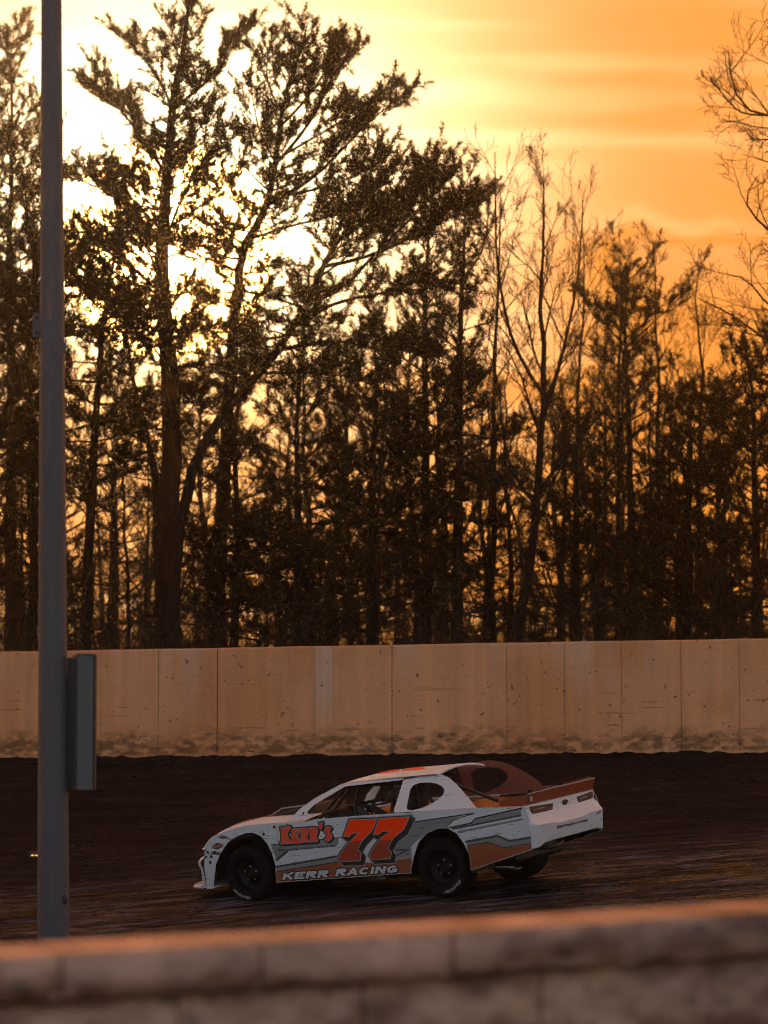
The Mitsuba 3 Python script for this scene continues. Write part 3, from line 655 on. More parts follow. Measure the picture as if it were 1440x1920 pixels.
mat('rim_black', (0.004, 0.004, 0.0042), .5, spec=.2); mat('bright_bolt', (0.6, 0.58, 0.55), .3, metallic=1.0); mat('letter_white', (0.45, 0.46, 0.49), .4); mat('tyre_letter', (0.42, 0.36, 0.33), .7)
mat('red_lens', (0.10, 0.022, 0.018), .25); mat('dull_metal', (0.10, 0.09, 0.085), .5, metallic=.6); mat('suit_dark', (0.03, 0.03, 0.035), .8); mat('visor', (0.05, 0.05, 0.06), .1)
mat('salmon', (0.24, 0.085, 0.058), .6)

def sheet2(poly, vfun, th=.004, level=0):
    """A cut sheet: polygon in (u, w), its outer face at v = vfun(u, w) - level, thickness inwards."""
    ms = []
    for g in getattr(poly, 'geoms', [poly]):
        if g.is_empty or g.area < 1e-6: continue
        m = trimesh.creation.extrude_polygon(g, th, engine='earcut')
        v = m.vertices.copy(); u, w, z = v[:, 0], v[:, 1], v[:, 2]
        m = trimesh.Trimesh(np.stack([u, vfun(u, w) + (th - z) - level, w], -1), m.faces, process=False)
        ms.append(m)
    return cat(*ms)
NEAR, FAR = -0.04, 1.66
flat = lambda u, w: np.full_like(u, NEAR)
lean = lambda u, w: NEAR + 0.76 * np.clip(w - .955, 0, 9)
def mirrored(m):
    m = m.copy(); m.vertices[:, 1] = NEAR + FAR - m.vertices[:, 1]; m.invert(); return m
S = dict(
 fender=[(-3.204,.187),(-3.134,.479),(-3.056,.605),(-2.929,.737),(-2.795,.805),(-2.65,.843),(-2.541,.842),(-2.43,.793),(-2.351,.699),(-2.299,.583),(-2.267,.454),(-2.276,.24),(-2.20,.242),(-2.20,.952),(-2.367,.944),(-2.595,.933),(-2.687,.928),(-2.784,.907),(-2.944,.879),(-3.137,.811),(-3.262,.728),(-3.285,.66),(-3.29,.58),(-3.31,.46),(-3.30,.187)],
 door=[(-2.195,.242),(-.374,.303),(-.386,.33),(-.334,.469),(-.251,.646),(-.20,.69),(-.20,1.008),(-.528,1.0),(-1.193,.987),(-1.645,.97),(-1.761,.947),(-2.03,.95),(-2.195,.952)],
 quarter=[(-.195,.694),(-.114,.757),(.039,.807),(.162,.803),(.28,.737),(.367,.608),(.417,.483),(.419,.313),(1.252,.528),(1.266,.755),(1.233,.897),(1.184,1.013),(.56,1.02),(-.165,1.011),(-.195,1.01)])
SH = {k: Polygon(v) for k, v in S.items()}
for k, n_ in (('fender', 'front_fender'), ('door', 'door_panel'), ('quarter', 'quarter_panel')):
    m = sheet2(SH[k], flat); part(n_, m, 'paint_white'); part(n_, mirrored(m), 'paint_white')
# dark liners inside the wheel openings
for u0, u1 in ((-3.15, -2.26), (-.40, .43)):
    t = np.linspace(0, np.pi, 13); uc, ru = (u0 + u1) / 2, (u1 - u0) / 2
    P = np.stack([uc + ru * np.cos(t), .28 + .50 * np.sin(t)], -1)
    V = np.array([[(p[0], v, p[1]) for p in P] for v in (-.03, .50)]).reshape(-1, 3)
    f = [x for i in range(12) for x in ((i, i + 1, 14 + i), (i, 14 + i, 13 + i))] + [(13, 13 + i, 14 + i) for i in range(1, 12)]
    m = trimesh.Trimesh(V, f, process=False); part('wheel_well', m, 'black_paint'); part('wheel_well', mirrored(m), 'black_paint')
# ---- livery, each piece a cut of vinyl on the side
body = unary_union([SH[k].buffer(.003) for k in SH]).buffer(-.008)
def vinyl(key, poly, bsdf, level):
    poly = poly.intersection(body)
    return part(key, sheet2(poly, flat, .0012 + .0011 * level, .0011 * (level + 1)), bsdf)
def line(pts, w): return LineString(pts).buffer(w / 2, cap_style=2, join_style=2)
vinyl('grey_band', Polygon([(-2.302,.686),(-1.336,.739),(-1.345,.66),(-2.073,.603),(-2.247,.515),(-2.267,.602)]), 'paint_grey', 0)
vinyl('grey_band', Polygon([(-2.259,.404),(-1.2,.528),(-1.2,.479),(-2.263,.373)]), 'paint_grey', 0)
vinyl('grey_band', Polygon([(-.33,.885),(-.309,.881),(.406,.948),(.246,.897),(.132,.803),(-.047,.782),(-.247,.681),(-.349,.613),(-.35,.484),(-.70,.455),(-.70,.6),(-.45,.75)]), 'paint_grey', 0)
vinyl('grey_band', Polygon([(.173,.801),(.487,.844),(.554,.894),(1.182,.991),(1.176,.929),(.286,.792)]), 'paint_grey', 0)
vinyl('grey_band', Polygon([(.392,.629),(.806,.682),(.965,.621),(1.262,.653),(1.255,.598),(.874,.564),(.678,.628),(.409,.596)]), 'paint_grey', 0)
vinyl('grey_stripe', line([(.292,.753),(1.2,.877)], .024), 'paint_grey', 0)
vinyl('rocker_stripe', Polygon([(-2.30,.361),(-1.368,.457),(-.851,.439),(-.358,.479),(-.34,.25),(-2.30,.22)]), 'paint_rust', 1)
vinyl('rocker_stripe', Polygon([(.40,.589),(.677,.62),(.873,.553),(1.27,.59),(1.26,.50),(.40,.29)]), 'paint_rust', 1)
vinyl('rocker_shade', Polygon([(.39,.40),(.661,.485),(1.0,.49),(.84,.435),(.40,.33)]), 'paint_orange', 2)
for pts, w_, m_ in (([(-2.302,.692),(-2.151,.70),(-1.2,.75)], .010, 'black_paint'), ([(-2.248,.503),(-2.072,.609)], .03, 'paint_dark'), ([(-2.262,.423),(-1.2,.545)], .03, 'paint_dark'), ([(-2.263,.367),(-1.2,.480)], .010, 'black_paint'),
   ([(-.593,.458),(-.354,.511)], .014, 'line_grey'), ([(-.34,.885),(.531,.961)], .013, 'black_paint'), ([(.531,.959),(.384,.927),(.245,.888),(.132,.798)], .011, 'black_paint'), ([(.174,.807),(.478,.849),(.545,.900),(1.183,.999)], .015, 'black_paint'),
   ([(.224,.791),(1.178,.919)], .020, 'paint_dark'), ([(.383,.640),(.807,.693),(.966,.631),(1.263,.666)], .026, 'paint_dark'), ([(.405,.596),(.678,.627),(.874,.560),(1.258,.596)], .011, 'black_paint'), ([(-.60,.578),(-.40,.573),(-.574,.503)], .012, 'black_paint')):
    vinyl('pinstripe', line(pts, w_), m_, 2)
seven = [Polygon([(-1.154,.943),(-.781,.941),(-.855,.814),(-1.009,.698),(-1.084,.603),(-1.039,.553),(-1.063,.471),(-1.33,.467),(-1.356,.499),(-1.316,.561),(-1.207,.668),(-1.026,.798),(-1.139,.794),(-1.182,.757),(-1.254,.759)]),
         Polygon([(-.745,.943),(-.333,.951),(-.429,.808),(-.586,.714),(-.665,.596),(-.622,.553),(-.647,.483),(-.897,.479),(-.921,.519),(-.885,.579),(-.749,.716),(-.583,.804),(-.725,.799),(-.765,.767),(-.836,.767)])]
sh_ = unary_union([affinity.translate(s, .045 * k, -.040 * k) for s in seven for k in (0, .25, .5, .75, 1)])
vinyl('number_rim', unary_union([sh_.buffer(.026, join_style=2), *[s.buffer(.030, join_style=2) for s in seven]]), 'line_grey', 3)
vinyl('number_shadow', unary_union([sh_.buffer(.016, join_style=2), *[s.buffer(.020, join_style=2) for s in seven]]), 'black_paint', 4)
for s in seven:
    vinyl('number_edge', s.buffer(.009, join_style=2), 'line_grey', 5)
    vinyl('number_seven', s.intersection(sbox(-2, .699, 0, 1.2)), 'number_orange', 6)
    vinyl('number_seven', s.intersection(sbox(-2, 0, 0, .699)), 'number_red', 6)
# ---- drawn lettering
def glyph(ch, t, serif=False, W=.72):
    ln = lambda pts, k=1.0: LineString(pts).buffer(t * k / 2, cap_style=2, join_style=2)
    arc = lambda cx, cy, rx, ry, a0, a1: [(cx + rx * math.cos(math.radians(a)), cy + ry * math.sin(math.radians(a))) for a in np.linspace(a0, a1, 14)]
    h = t / 2; sl = [ln([(h, 0), (h, 1)])]
    foot = lambda x: [sbox(x - t * .85, 0, x + t * .85, t * .42), sbox(x - t * .85, 1 - t * .42, x + t * .85, 1)] if serif else []
    if ch == 'K': g = sl + [ln([(h, .38), (W - h * .6, 1)]), ln([(W * .42, .58), (W - h * .4, 0)])] + foot(h) + ([sbox(W - t * 1.1, 0, W + t * .3, t * .42), sbox(W - t * 1.2, 1 - t * .42, W + t * .2, 1)] if serif else [])
    elif ch == 'E': g = sl + [ln([(0, h), (W, h)]), ln([(0, 1 - h), (W, 1 - h)]), ln([(0, .5), (W * .8, .5)])] + ([sbox(W - t * .45, 0, W, t * 1.3), sbox(W - t * .45, 1 - t * 1.3, W, 1)] if serif else [])
    elif ch == 'R': g = sl + [ln([(0, 1 - h)] + arc(W * .60, .72, W * .40 - h, .28 - h, 90, -90) + [(0, .44 + h)]), ln([(W * .45, .46), (W - h * .5, 0)])] + foot(h)
    elif ch == 'S': g = [ln(arc(W * .5, .74, W * .5 - h, .26 - h, 20, 270) + arc(W * .5, .27, W * .5 - h, .27 - h, 90, -160))]
    elif ch == 'A': g = [ln([(h * .6, 0), (W * .5, 1)]), ln([(W * .5, 1), (W - h * .6, 0)]), ln([(W * .2, .28), (W * .8, .28)], .8), sbox(W * .5 - h, .85, W * .5 + h, 1)]
    elif ch == 'C': g = [ln(arc(W * .5, .5, W * .5 - h, .5 - h, 40, 320))]
    elif ch == 'G': g = [ln(arc(W * .5, .5, W * .5 - h, .5 - h, 40, 340)), ln([(W * .5, .46), (W, .46)], .8), sbox(W - t, .1, W, .5)]
    elif ch == 'N': g = sl + [ln([(W - h, 0), (W - h, 1)]), ln([(h * .7, 1), (W - h * .7, 0)])]
    elif ch == 'I': g = sl; W = t
    elif ch == 'O': g = [Polygon(arc(W * .5, .5, W * .5, .5, 0, 359)).difference(Polygon(arc(W * .5, .5, W * .5 - t, .5 - t, 0, 359)))]
    elif ch == "'": g = [Polygon([(0, 1.08), (t, 1.08), (t * .55, .72), (t * .25, .72)])]; W = t
    return unary_union(g).intersection(sbox(-1, -.001, 3, 1.1)), W
def letters(text, base0, base1, top0, t, serif=False, caps_small=1.0, W=.72, gap=.16):
    """Text set along the line base0-base1 with its first letter's top at top0; returns one polygon per letter."""
    out, x = [], 0
    for i, ch in enumerate(text):
        if ch == ' ': x += .55; continue
        g, w_ = glyph(ch, t, serif, W); k = caps_small if (i and ch != "'") else 1.0
        out.append(affinity.translate(affinity.scale(g, k, k, origin=(0, 0)), x, 0)); x += w_ * k + gap
    tot = x - gap
    b0, b1, t0 = map(np.array, (base0, base1, top0))
    ex, ey = (b1 - b0) / tot, (t0 - b0)
    return [affinity.affine_transform(g, [ex[0], ey[0], ex[1], ey[1], b0[0], b0[1]]) for g in out]
kerr = letters("KERR'S", (-2.149,.695), (-1.425,.715), (-2.128,.895), .24, True, .84, .66, .13)
vinyl('name_shadow', unary_union([g.buffer(.020, join_style=2) for g in kerr] + [affinity.translate(g.buffer(.016), .012, -.012) for g in kerr]), 'black_paint', 3)
vinyl('name_edge', unary_union([g.buffer(.006, join_style=2) for g in kerr]), 'line_grey', 4)
for g in kerr: vinyl('name_letter', g, 'letter_red', 5)
rac = letters('KERR', (-2.182,.269), (-1.535,.287), (-2.150,.352), .27, W=.98, gap=.14) + letters('RACING', (-1.427,.294), (-.575,.316), (-1.393,.378), .27, W=.96, gap=.14)
vinyl('sponsor_shadow', unary_union([g.buffer(.012) for g in rac] + [affinity.translate(g.buffer(.009), .008, -.008) for g in rac]), 'black_paint', 3)
for g in rac: vinyl('sponsor_letter', g, 'letter_white', 4)
rng = np.random.default_rng(8)
x = -2.20; small = []
while x < -1.37:                                                        # a line of small worn print, too blurred to read
    l = rng.uniform(.014, .045); small.append(sbox(x, .612 + .03 * (x + 2.2) / .8 - .002, x + l, .612 + .03 * (x + 2.2) / .8 + rng.uniform(.014, .026))); x += l + rng.uniform(.006, .022)
vinyl('small_print', unary_union(small), 'paint_dark', 3)
vinyl('badge', affinity.rotate(affinity.scale(Point(-3.085, .70).buffer(1), .062, .038), 8), 'paint_dark', 3); vinyl('badge_stripe', affinity.rotate(sbox(-3.165, .683, -3.0, .715), 9), 'salmon', 4)
for u, w in ((-2.232,.902),(-2.393,.819),(-3.236,.629),(-3.133,.626),(-3.19,.575),(-3.212,.507)):
    vinyl('fastener', Point(u, w).buffer(.018), 'black_paint', 3)
# ---- greenhouse
sail = Polygon([(-.545,1.004),(-.57,1.02),(-.556,1.358),(-.322,1.383),(-.111,1.399),(-.034,1.388),(.064,1.355),(.195,1.276),(.329,1.18),(.443,1.093),(.54,1.018)])
hole = Polygon([(-.408,1.058),(-.426,1.243),(-.399,1.291),(-.322,1.314),(-.185,1.314),(-.084,1.298),(0,1.266),(.05,1.224),(.046,1.174),(-.004,1.124),(-.102,1.071),(-.216,1.036),(-.325,1.02),(-.388,1.031)]).buffer(.012).buffer(-.012)
m = sheet2(sail.difference(hole), lean); part('sail_panel', m, 'paint_white'); 
far_sail = Polygon([(-.545,1.004),(-.556,1.38),(-.322,1.42),(-.20,1.435),(-.05,1.432),(.10,1.397),(.25,1.328),(.39,1.238),(.50,1.145),(.575,1.03)])
far_hole = Polygon([(-.408,1.058),(-.40,1.29),(-.30,1.345),(-.12,1.355),(.02,1.33),(.10,1.27),(.09,1.20),(0,1.135),(-.15,1.07),(-.3,1.03)]).buffer(.012).buffer(-.012)
m = sheet2(far_sail.difference(far_hole), lambda u, w: FAR - .30 * np.clip(w - .955, 0, 9)); part('sail_panel', m, 'salmon')
post = Polygon([(-2.038,.957),(-1.903,1.097),(-1.725,1.21),(-1.413,1.346),(-.762,1.383),(-.556,1.392),(-.556,1.358),(-.75,1.349),(-1.348,1.318),(-1.718,1.133),(-1.79,1.06),(-1.745,.974)])
m = sheet2(post, lambda u, w: lean(u, w) - .006); part('windshield_post', m, 'paint_white'); part('windshield_post', mirrored(m), 'paint_white')
part('fastener', sheet2(Point(-1.838, 1.041).buffer(.016), lambda u, w: lean(u, w) - .008, .003), 'black_paint')
# roof: crowned sheet with a white edge
us = np.linspace(-1.50, -.09, 22); vs = np.linspace(.262, 1.358, 15)
U, V = np.meshgrid(us, vs)
near_w = np.interp(us, [-1.50, -1.413, -.762, -.111, -.09], [1.315, 1.346, 1.383, 1.402, 1.402])
s_ = (V - .81) / .548
Wr = near_w[None] + .060 * (1 - s_ ** 2) * np.clip((U + 1.62) / .5, .3, 1) + .004
top_ = grid_mesh(U - .0 * s_, V, Wr); bot = grid_mesh(U, V, Wr - .012); bot.invert()
part('roof', cat(top_, bot), 'paint_white', 40)
edge = np.stack([np.full(15, -.088), vs, Wr[:, -1] - .016], -1); part('roof_rear_lip', tubes([(edge, np.full(15, .017))], 8, True), 'paint_white', True)
for k, s in enumerate(seven):                                           # big number on the roof
    g = affinity.rotate(affinity.scale(s, .8, .9, origin=(-.75, .7)), 0)
    m = trimesh.creation.extrude_polygon(g, .001, engine='earcut'); m = m.subdivide_to_size(.09)
    u_, r_ = m.vertices[:, 0], m.vertices[:, 1]
    uu, vv = u_ - .02, .81 - (r_ - .70) * 1.1
    nw = np.interp(uu, [-1.50, -1.413, -.762, -.111], [1.315, 1.346, 1.383, 1.402]); ss = (vv - .81) / .548
    m = trimesh.Trimesh(np.stack([uu, vv, nw + .060 * (1 - ss ** 2) * np.clip((uu + 1.62) / .5, .3, 1) + .0065 + m.vertices[:, 2]], -1), m.faces, process=False)
    part('roof_number', m, 'letter_red')
# ---- nose, hood, deck
SN = np.array([-1.0, -.985, -.955, -.9, -.75, -.5, -.2, 0, .2, .5, .75, .9, .955, .985, 1.0])
def bow(s): return -.20 * (1 - s * s) + .05 * np.clip((np.abs(s) - .955) / .045, 0, 1) ** 2
prof = np.array([(-3.10,.826),(-3.17,.80),(-3.25,.742),(-3.285,.70),(-3.325,.668),(-3.33,.655),(-3.28,.63),(-3.285,.595),(-3.36,.56),(-3.405,.525),(-3.412,.48),(-3.385,.44),(-3.37,.33),(-3.36,.20)])
vv = NEAR + .004 + (FAR - NEAR - .008) * (SN + 1) / 2
U = prof[:, 0][:, None] + bow(SN)[None]; Wn = prof[:, 1][:, None] + .03 * (1 - SN ** 2)[None] * (prof[:, 1][:, None] > .62)
m = grid_mesh(U, np.broadcast_to(vv, U.shape), Wn); part('nose_cover', m, 'paint_white', 30)
for s0, s1 in ((-.955, -.925), (.925, .955)):                                # dark duct openings low in the nose
    v0, v1 = (NEAR + (FAR - NEAR) * (s + 1) / 2 for s in (s0, s1))
    part('duct_opening', box([-3.381 + bow((s0 + s1) / 2), (v0 + v1) / 2, .375], [.02, v1 - v0, .09]), 'black_paint')
part('grille_opening', box([-3.565, .81, .39], [.04, .7, .08]), 'black_paint')
sp = Polygon([(-3.20, NEAR + .002), (-3.36, NEAR), (-3.50, NEAR + .05), (-3.575, .12), (-3.66, .45), (-3.70, .81), (-3.66, 1.17), (-3.575, 1.5), (-3.50, FAR - .05), (-3.36, FAR), (-3.20, FAR - .002)])
m = trimesh.creation.extrude_polygon(sp.buffer(.0), .022, engine='earcut'); m.apply_translation([0, 0, .195])
rim = np.array([(x, y, .212) for x, y in list(sp.exterior.coords)[1:-2]]); part('splitter', cat(m, tubes([(rim, np.full(len(rim), .028))], 8, True)), 'paint_white', 40)
m = sheet2(Polygon([(-3.20,.20),(-3.20,.42),(-2.98,.44),(-2.86,.235)]), lambda u, w: u * 0 + .52); part('nose_brace_panel', m, 'dull_metal')
fu = np.array([-3.10,-3.03,-2.944,-2.784,-2.687,-2.595,-2.367,-2.1,-1.95,-1.80]); fw_ = np.interp(fu, [-3.262,-3.137,-2.944,-2.784,-2.687,-2.595,-2.367,-2.03,-1.75], [.728,.811,.879,.907,.928,.933,.944,.950,.950])
sv = np.linspace(-1, 1, 19); U, Sg = np.meshgrid(fu, sv, indexing='ij')
crown = .052 * (1 - np.abs(Sg) ** 3)
U2 = U + bow(Sg) * np.clip((-2.5 - U) / .6, 0, 1)
part('hood', grid_mesh(U2, NEAR + .002 + (FAR - NEAR - .004) * (Sg + 1) / 2, fw_[:, None] - .001 + crown * np.clip((U + 3.45) / .5, 0.5, 1)), 'paint_white', 40)
ci = slice(5, 15)
part('hood_stripe', grid_mesh(U2[2:, ci], (NEAR + .002 + (FAR - NEAR - .004) * (Sg + 1) / 2)[2:, ci], (fw_[:, None] + .004 + crown * np.clip((U + 3.45) / .5, 0.5, 1))[2:, ci]), 'paint_orange', 40)
sc_ = hull([(-2.62, .50, .97), (-2.62, 1.10, .97), (-2.48, .52, 1.045), (-2.48, 1.08, 1.045), (-1.98, .46, 1.085), (-1.98, 1.14, 1.085), (-1.94, .46, .96), (-1.94, 1.14, .96)], .02)
part('hood_scoop', sc_, 'black_paint', 30)
part('scoop_trim', tubes([(np.array([(-2.60, .49, 1.0), (-2.46, .50, 1.068), (-1.97, .44, 1.108)]), np.array([.010, .010, .010]))], 6, True), 'line_grey')
# cockpit tub, decks
dk = lambda pts, mat_, key: part(key, trimesh.Trimesh(np.array(pts, float), [(0, 1, 2), (0, 2, 3)], process=False), mat_)
dk([(-2.05, .0, .935), (-2.05, 1.62, .935), (-1.62, 1.62, .955), (-1.62, 0, .955)], 'paint_white', 'cowl')
dk([(-1.62, .78, .90), (-1.62, 1.645, .955), (-.20, 1.645, .985), (-.20, .78, .90)], 'paint_orange', 'interior_deck')
dk([(-1.62, .78, .90), (-.20, .78, .90), (-.20, .74, .42), (-1.62, .74, .42)], 'black_paint', 'interior_side')
dk([(-1.62, 0, .955), (-1.62, .78, .955), (-1.60, .78, .35), (-1.60, 0, .35)], 'black_paint', 'firewall')
dk([(-.20, 0, .99), (-.20, 1.62, .99), (-.18, 1.62, .35), (-.18, 0, .35)], 'black_paint', 'rear_bulkhead')
dk([(-.20, -.03, .985), (.5, -.03, .985), (.5, 1.65, .985), (-.20, 1.65, .985)], 'paint_orange', 'package_shelf')
dk([(.5, -.03, .985), (1.19, -.03, 1.0), (1.19, 1.65, 1.0), (.5, 1.65, .985)], 'paint_orange', 'rear_deck')
part('door_top_rail', box([-.85, FAR - .012, 1.0], [1.55, .02, .024], bevel=.006), 'paint_white')
for u in (.35, .48): part('deck_vent', box([u, 1.636, 1.02], [.055, .008, .06]), 'black_paint')
part('far_deck_rim', box([.55, 1.648, 1.048], [1.0, .008, .075]), 'salmon')
part('floor_pan', box([-1.65, .81, .25], [2.9, 1.3, .06]), 'black_paint')
part('engine_block', box([-2.35, .81, .55], [.7, .5, .45], bevel=.05), 'black_paint')
part('fuel_cell', box([.66, .66, .56], [.66, 1.1, .42], bevel=.05), 'black_paint')
m = sheet2(SH['quarter'].buffer(-.006), lambda u, w: u * 0 + FAR - .012, .003); part('quarter_liner', m, 'black_paint')
part('rear_axle', tubes([(np.array([(0, .1, .34), (0, 1.5, .34)]), np.array([.05, .05]))], 10, True), 'dull_metal', True)
part('exhaust_pipe', cat(tube([(-1.7, .28, .24), (-1.1, .16, .235), (-.78, .05, .245)], .042, 12)), 'dull_metal', True)
part('suspension_arm', cat(tube([(.05, .45, .30), (.62, .62, .26)], .03, 8), box([.52, .68, .235], [.26, .16, .05], bevel=.02)), 'bright_bolt', True)
part('rear_bumper_bar', tube(spline([(1.0, .30, .52), (1.20, .34, .50), (1.27, .45, .50), (1.27, .62, .52), (1.15, .72, .56)], 16), .024, 8), 'tube_black', True)
# rear cover: tail panel, shelf, bumper
SV = np.array([NEAR - .012, -.035, 0.0, .06, .20, .40, .52, 1.15, 1.28, 1.50, 1.60, FAR - .02, FAR + .002, FAR + .010])
inset = np.array([.055, .02, .004, 0, 0, 0, 0, 0, 0, 0, 0, .006, .02, .055])
lipw = np.interp(SV, [-.06, .06, .40, .52, 1.15, 1.28, 1.7], [.800, .787, .780, .758, .758, .780, .792])
botw = np.interp(SV, [-.06, .07, .22, 1.08, 1.50, 1.58, 1.7], [.530, .532, .573, .573, .575, .55, .55])
rows = [(1.17 - inset * .2, 1.016 + 0 * SV), (1.198 - inset * .4, 1.012 + 0 * SV), (1.203 - inset, .94 + 0 * SV), (1.206 - inset, np.interp(SV, [0, 1.65], [.885, .912])), (1.225 - inset, np.interp(SV, [0, 1.65], [.868, .895])),
        (1.292 - inset, lipw + .012), (1.305 - inset, lipw), (1.303 - inset, lipw - .02), (1.285 - inset * .8, botw + .01), (1.265 - inset * .8, botw)]
U = np.array([r[0] for r in rows]); Wb = np.array([r[1] for r in rows]); part('rear_bumper_cover', grid_mesh(U, np.broadcast_to(SV, U.shape), Wb), 'paint_white', 38)
side_u = lambda w: np.interp(w, [.53, .785, .87, 1.015], [1.225, 1.245, 1.16, 1.12])
for v_ in (NEAR - .012, FAR + .010):
    m = sheet2(Polygon([(1.14, 1.014), (1.16, 1.014), (1.15, .92), (1.17, .865), (1.25, .80), (1.247, .78), (1.225, .535), (1.215, .532), (1.235, .755), (1.215, .897)]).buffer(.002), lambda u, w: u * 0 + v_); part('bumper_return', m, 'paint_white')
def rear(pts, u, bs, key, th=.004):
    m = trimesh.creation.extrude_polygon(Polygon(pts), th, engine='earcut'); m = trimesh.Trimesh(np.stack([u + m.vertices[:, 2], m.vertices[:, 0], m.vertices[:, 1]], -1), m.faces, process=False)
    return part(key, m, bs)
for pts in ([(.058,.998),(.61,.974),(.587,.904),(.115,.908),(.072,.941)], [(1.203,.979),(1.61,1.0),(1.593,.919),(1.233,.910)]):
    k = rear(pts, 1.203, 'black_paint', 'taillight')
    P_ = Polygon(pts).buffer(-.012); x0, y0, x1, y1 = P_.bounds
    for lo, hi in ((y0, (y0 + y1) / 2 - .010), ((y0 + y1) / 2 + .008, y1)):
        g = P_.intersection(sbox(x0, lo, x1, hi))
        m = trimesh.creation.extrude_polygon(g, .004, engine='earcut'); kk = num(k + '__lens'); scene[kk] = mikit.ply(trimesh.Trimesh(np.stack([1.2055 + m.vertices[:, 2], m.vertices[:, 0], m.vertices[:, 1]], -1), m.faces, process=False), 'red_lens', to_world=CAR)
    m = box([1.2085, (x0 + x1) / 2 - .06, (y0 + y1) / 2], [.004, (x1 - x0) * .55, .009]); kk = num(k + '__reflector'); scene[kk] = mikit.ply(m, 'line_grey', to_world=CAR)
rear([(.83,.960),(.86,.960),(.868,.982),(.936,.985),(.944,.968),(.974,.970),(.974,.945),(.944,.945),(.938,.922),(.868,.920),(.860,.940),(.83,.938)], 1.205, 'black_paint', 'emblem')
rng = np.random.default_rng(4); x = .48; g = []
while x < 1.23:                                                          # worn lettering across the bumper, no longer legible
    l = rng.uniform(.03, .065); h_ = rng.uniform(.012, .026) + (.012 if x < .55 or x > 1.13 else 0); o_ = rng.uniform(-.006, .006)
    g.append(sbox(x, .705 + o_ - h_ / 2, x + l, .705 + o_ + h_ / 2)); x += l + rng.uniform(.004, .018)
for q_ in g: rear(list(q_.exterior.coords)[:-1], 1.2995, 'paint_dark', 'worn_lettering', .0055)
rear([(1.46,.752),(1.58,.770),(1.585,.758),(1.47,.738)], 1.3, 'black_paint', 'bumper_slot')
# spoiler
bl = np.array([(1.180,.0,1.016),(1.180,1.66,1.018),(1.226,1.66,1.146),(1.226,0,1.141)])
m = trimesh.Trimesh(np.vstack([bl, bl - [.007, 0, 0]]), [(0,1,2),(0,2,3),(4,6,5),(4,7,6),(0,4,5),(0,5,1),(1,5,6),(1,6,2),(2,6,7),(2,7,3),(3,7,4),(3,4,0)], process=False); part('spoiler_blade', m, 'paint_orange')
part('spoiler_lip', tubes([(np.array([(1.224, 0, 1.143), (1.224, .55, 1.149), (1.224, 1.66, 1.148)]), np.full(3, .0075))], 6, True), 'line_grey', True)
sb = Polygon([(.854,1.086),(.847,1.02),(1.179,1.014),(1.222,1.142)]); m = sheet2(sb, lambda u, w: u * 0 + .0); part('spoiler_side_board', m, 'paint_orange')
sb2 = Polygon([(.80,1.10),(.80,1.02),(1.179,1.014),(1.222,1.150),(1.16,1.172)]); part('spoiler_side_board', sheet2(sb2, lambda u, w: u * 0 + 1.635), 'paint_orange')
rear([(.055,1.055),(.115,1.055),(.115,1.11),(.055,1.11)], 1.212, 'line_grey', 'spoiler_bracket', .012)
# roll cage and struts
cage = [[(-.45,.36,.4),(-.45,.36,1.32),(-.45,1.26,1.32),(-.45,1.26,.4)], [(-1.75,.22,.95),(-1.42,.36,1.30),(-.45,.36,1.32)], [(-1.75,1.40,.95),(-1.42,1.26,1.30),(-.45,1.26,1.32)], [(-1.42,.36,1.30),(-1.42,1.26,1.30)],
        [(-1.74,.42,.95),(-1.40,.46,1.31)], [(-1.55,.62,.93),(-1.38,.62,1.32)], [(-1.98,.52,.99),(-1.05,.60,1.12)], [(-.90,.30,.5),(-.72,.34,1.33)], [(-.45,.42,1.30),(-.18,.36,.99)]]
for c_ in cage: part('roll_bar', tubes([(np.array(c_, float), np.full(len(c_), .021))], 8, True), 'tube_black', 40)
part('deck_strut', tube([(-.20, .45, 1.345), (.58, .45, 1.045)], .022, 10), 'tube_black', 40)
part('seat', cat(hull([(-.62,.28,.42),(-.62,.62,.42),(-.50,.28,1.15),(-.50,.62,1.15)], .05), hull([(-1.02,.28,.40),(-1.02,.62,.40),(-.6,.28,.38),(-.6,.62,.38)], .05), hull([(-.66,.24,1.0),(-.50,.24,1.0),(-.66,.24,1.28),(-.50,.24,1.28)], .02), hull([(-.66,.66,1.0),(-.50,.66,1.0),(-.66,.66,1.28),(-.50,.66,1.28)], .02)), 'tube_black', 40)
part('steering_wheel', trimesh.creation.torus(.165, .016, 24, 8).apply_transform(trimesh.transformations.rotation_matrix(math.radians(68), [0, 1, 0])).apply_translation([-1.26, .45, .96]), 'tube_black', True)
part('steering_shaft', tube([(-1.26, .45, .96), (-1.6, .45, .84)], .016), 'tube_black')
part('dashboard', box([-1.55, .42, .98], [.06, .72, .14], bevel=.015), 'black_paint')
# ---- wheels
def tyre_mesh(R, W):
    pr = [(R * .62, .015), (R * .66, .004), (R * .80, -.010), (R * .92, .004), (R * .975, .025), (R, .06), (R, W - .06), (R * .975, W - .025), (R * .92, W - .004), (R * .80, W + .010), (R * .62, W - .015), (R * .60, W - .05), (R * .60, .05), (R * .62, .015)]
    m = trimesh.creation.revolve(np.array(pr), sections=56)
    return m.apply_transform(trimesh.transformations.rotation_matrix(-np.pi / 2, [1, 0, 0]))
def rim_mesh(R, W):
    pr = [(.001, .075), (.05, .07), (.055, .055), (.10, .10), (R * .40, .14), (R * .56, .10), (R * .60, .03), (R * .635, .008), (R * .635, .022), (R * .60, .05), (R * .58, W * .8), (.001, W * .8)]
    m = trimesh.creation.revolve(np.array(pr), sections=40)
    return m.apply_transform(trimesh.transformations.rotation_matrix(-np.pi / 2, [1, 0, 0]))
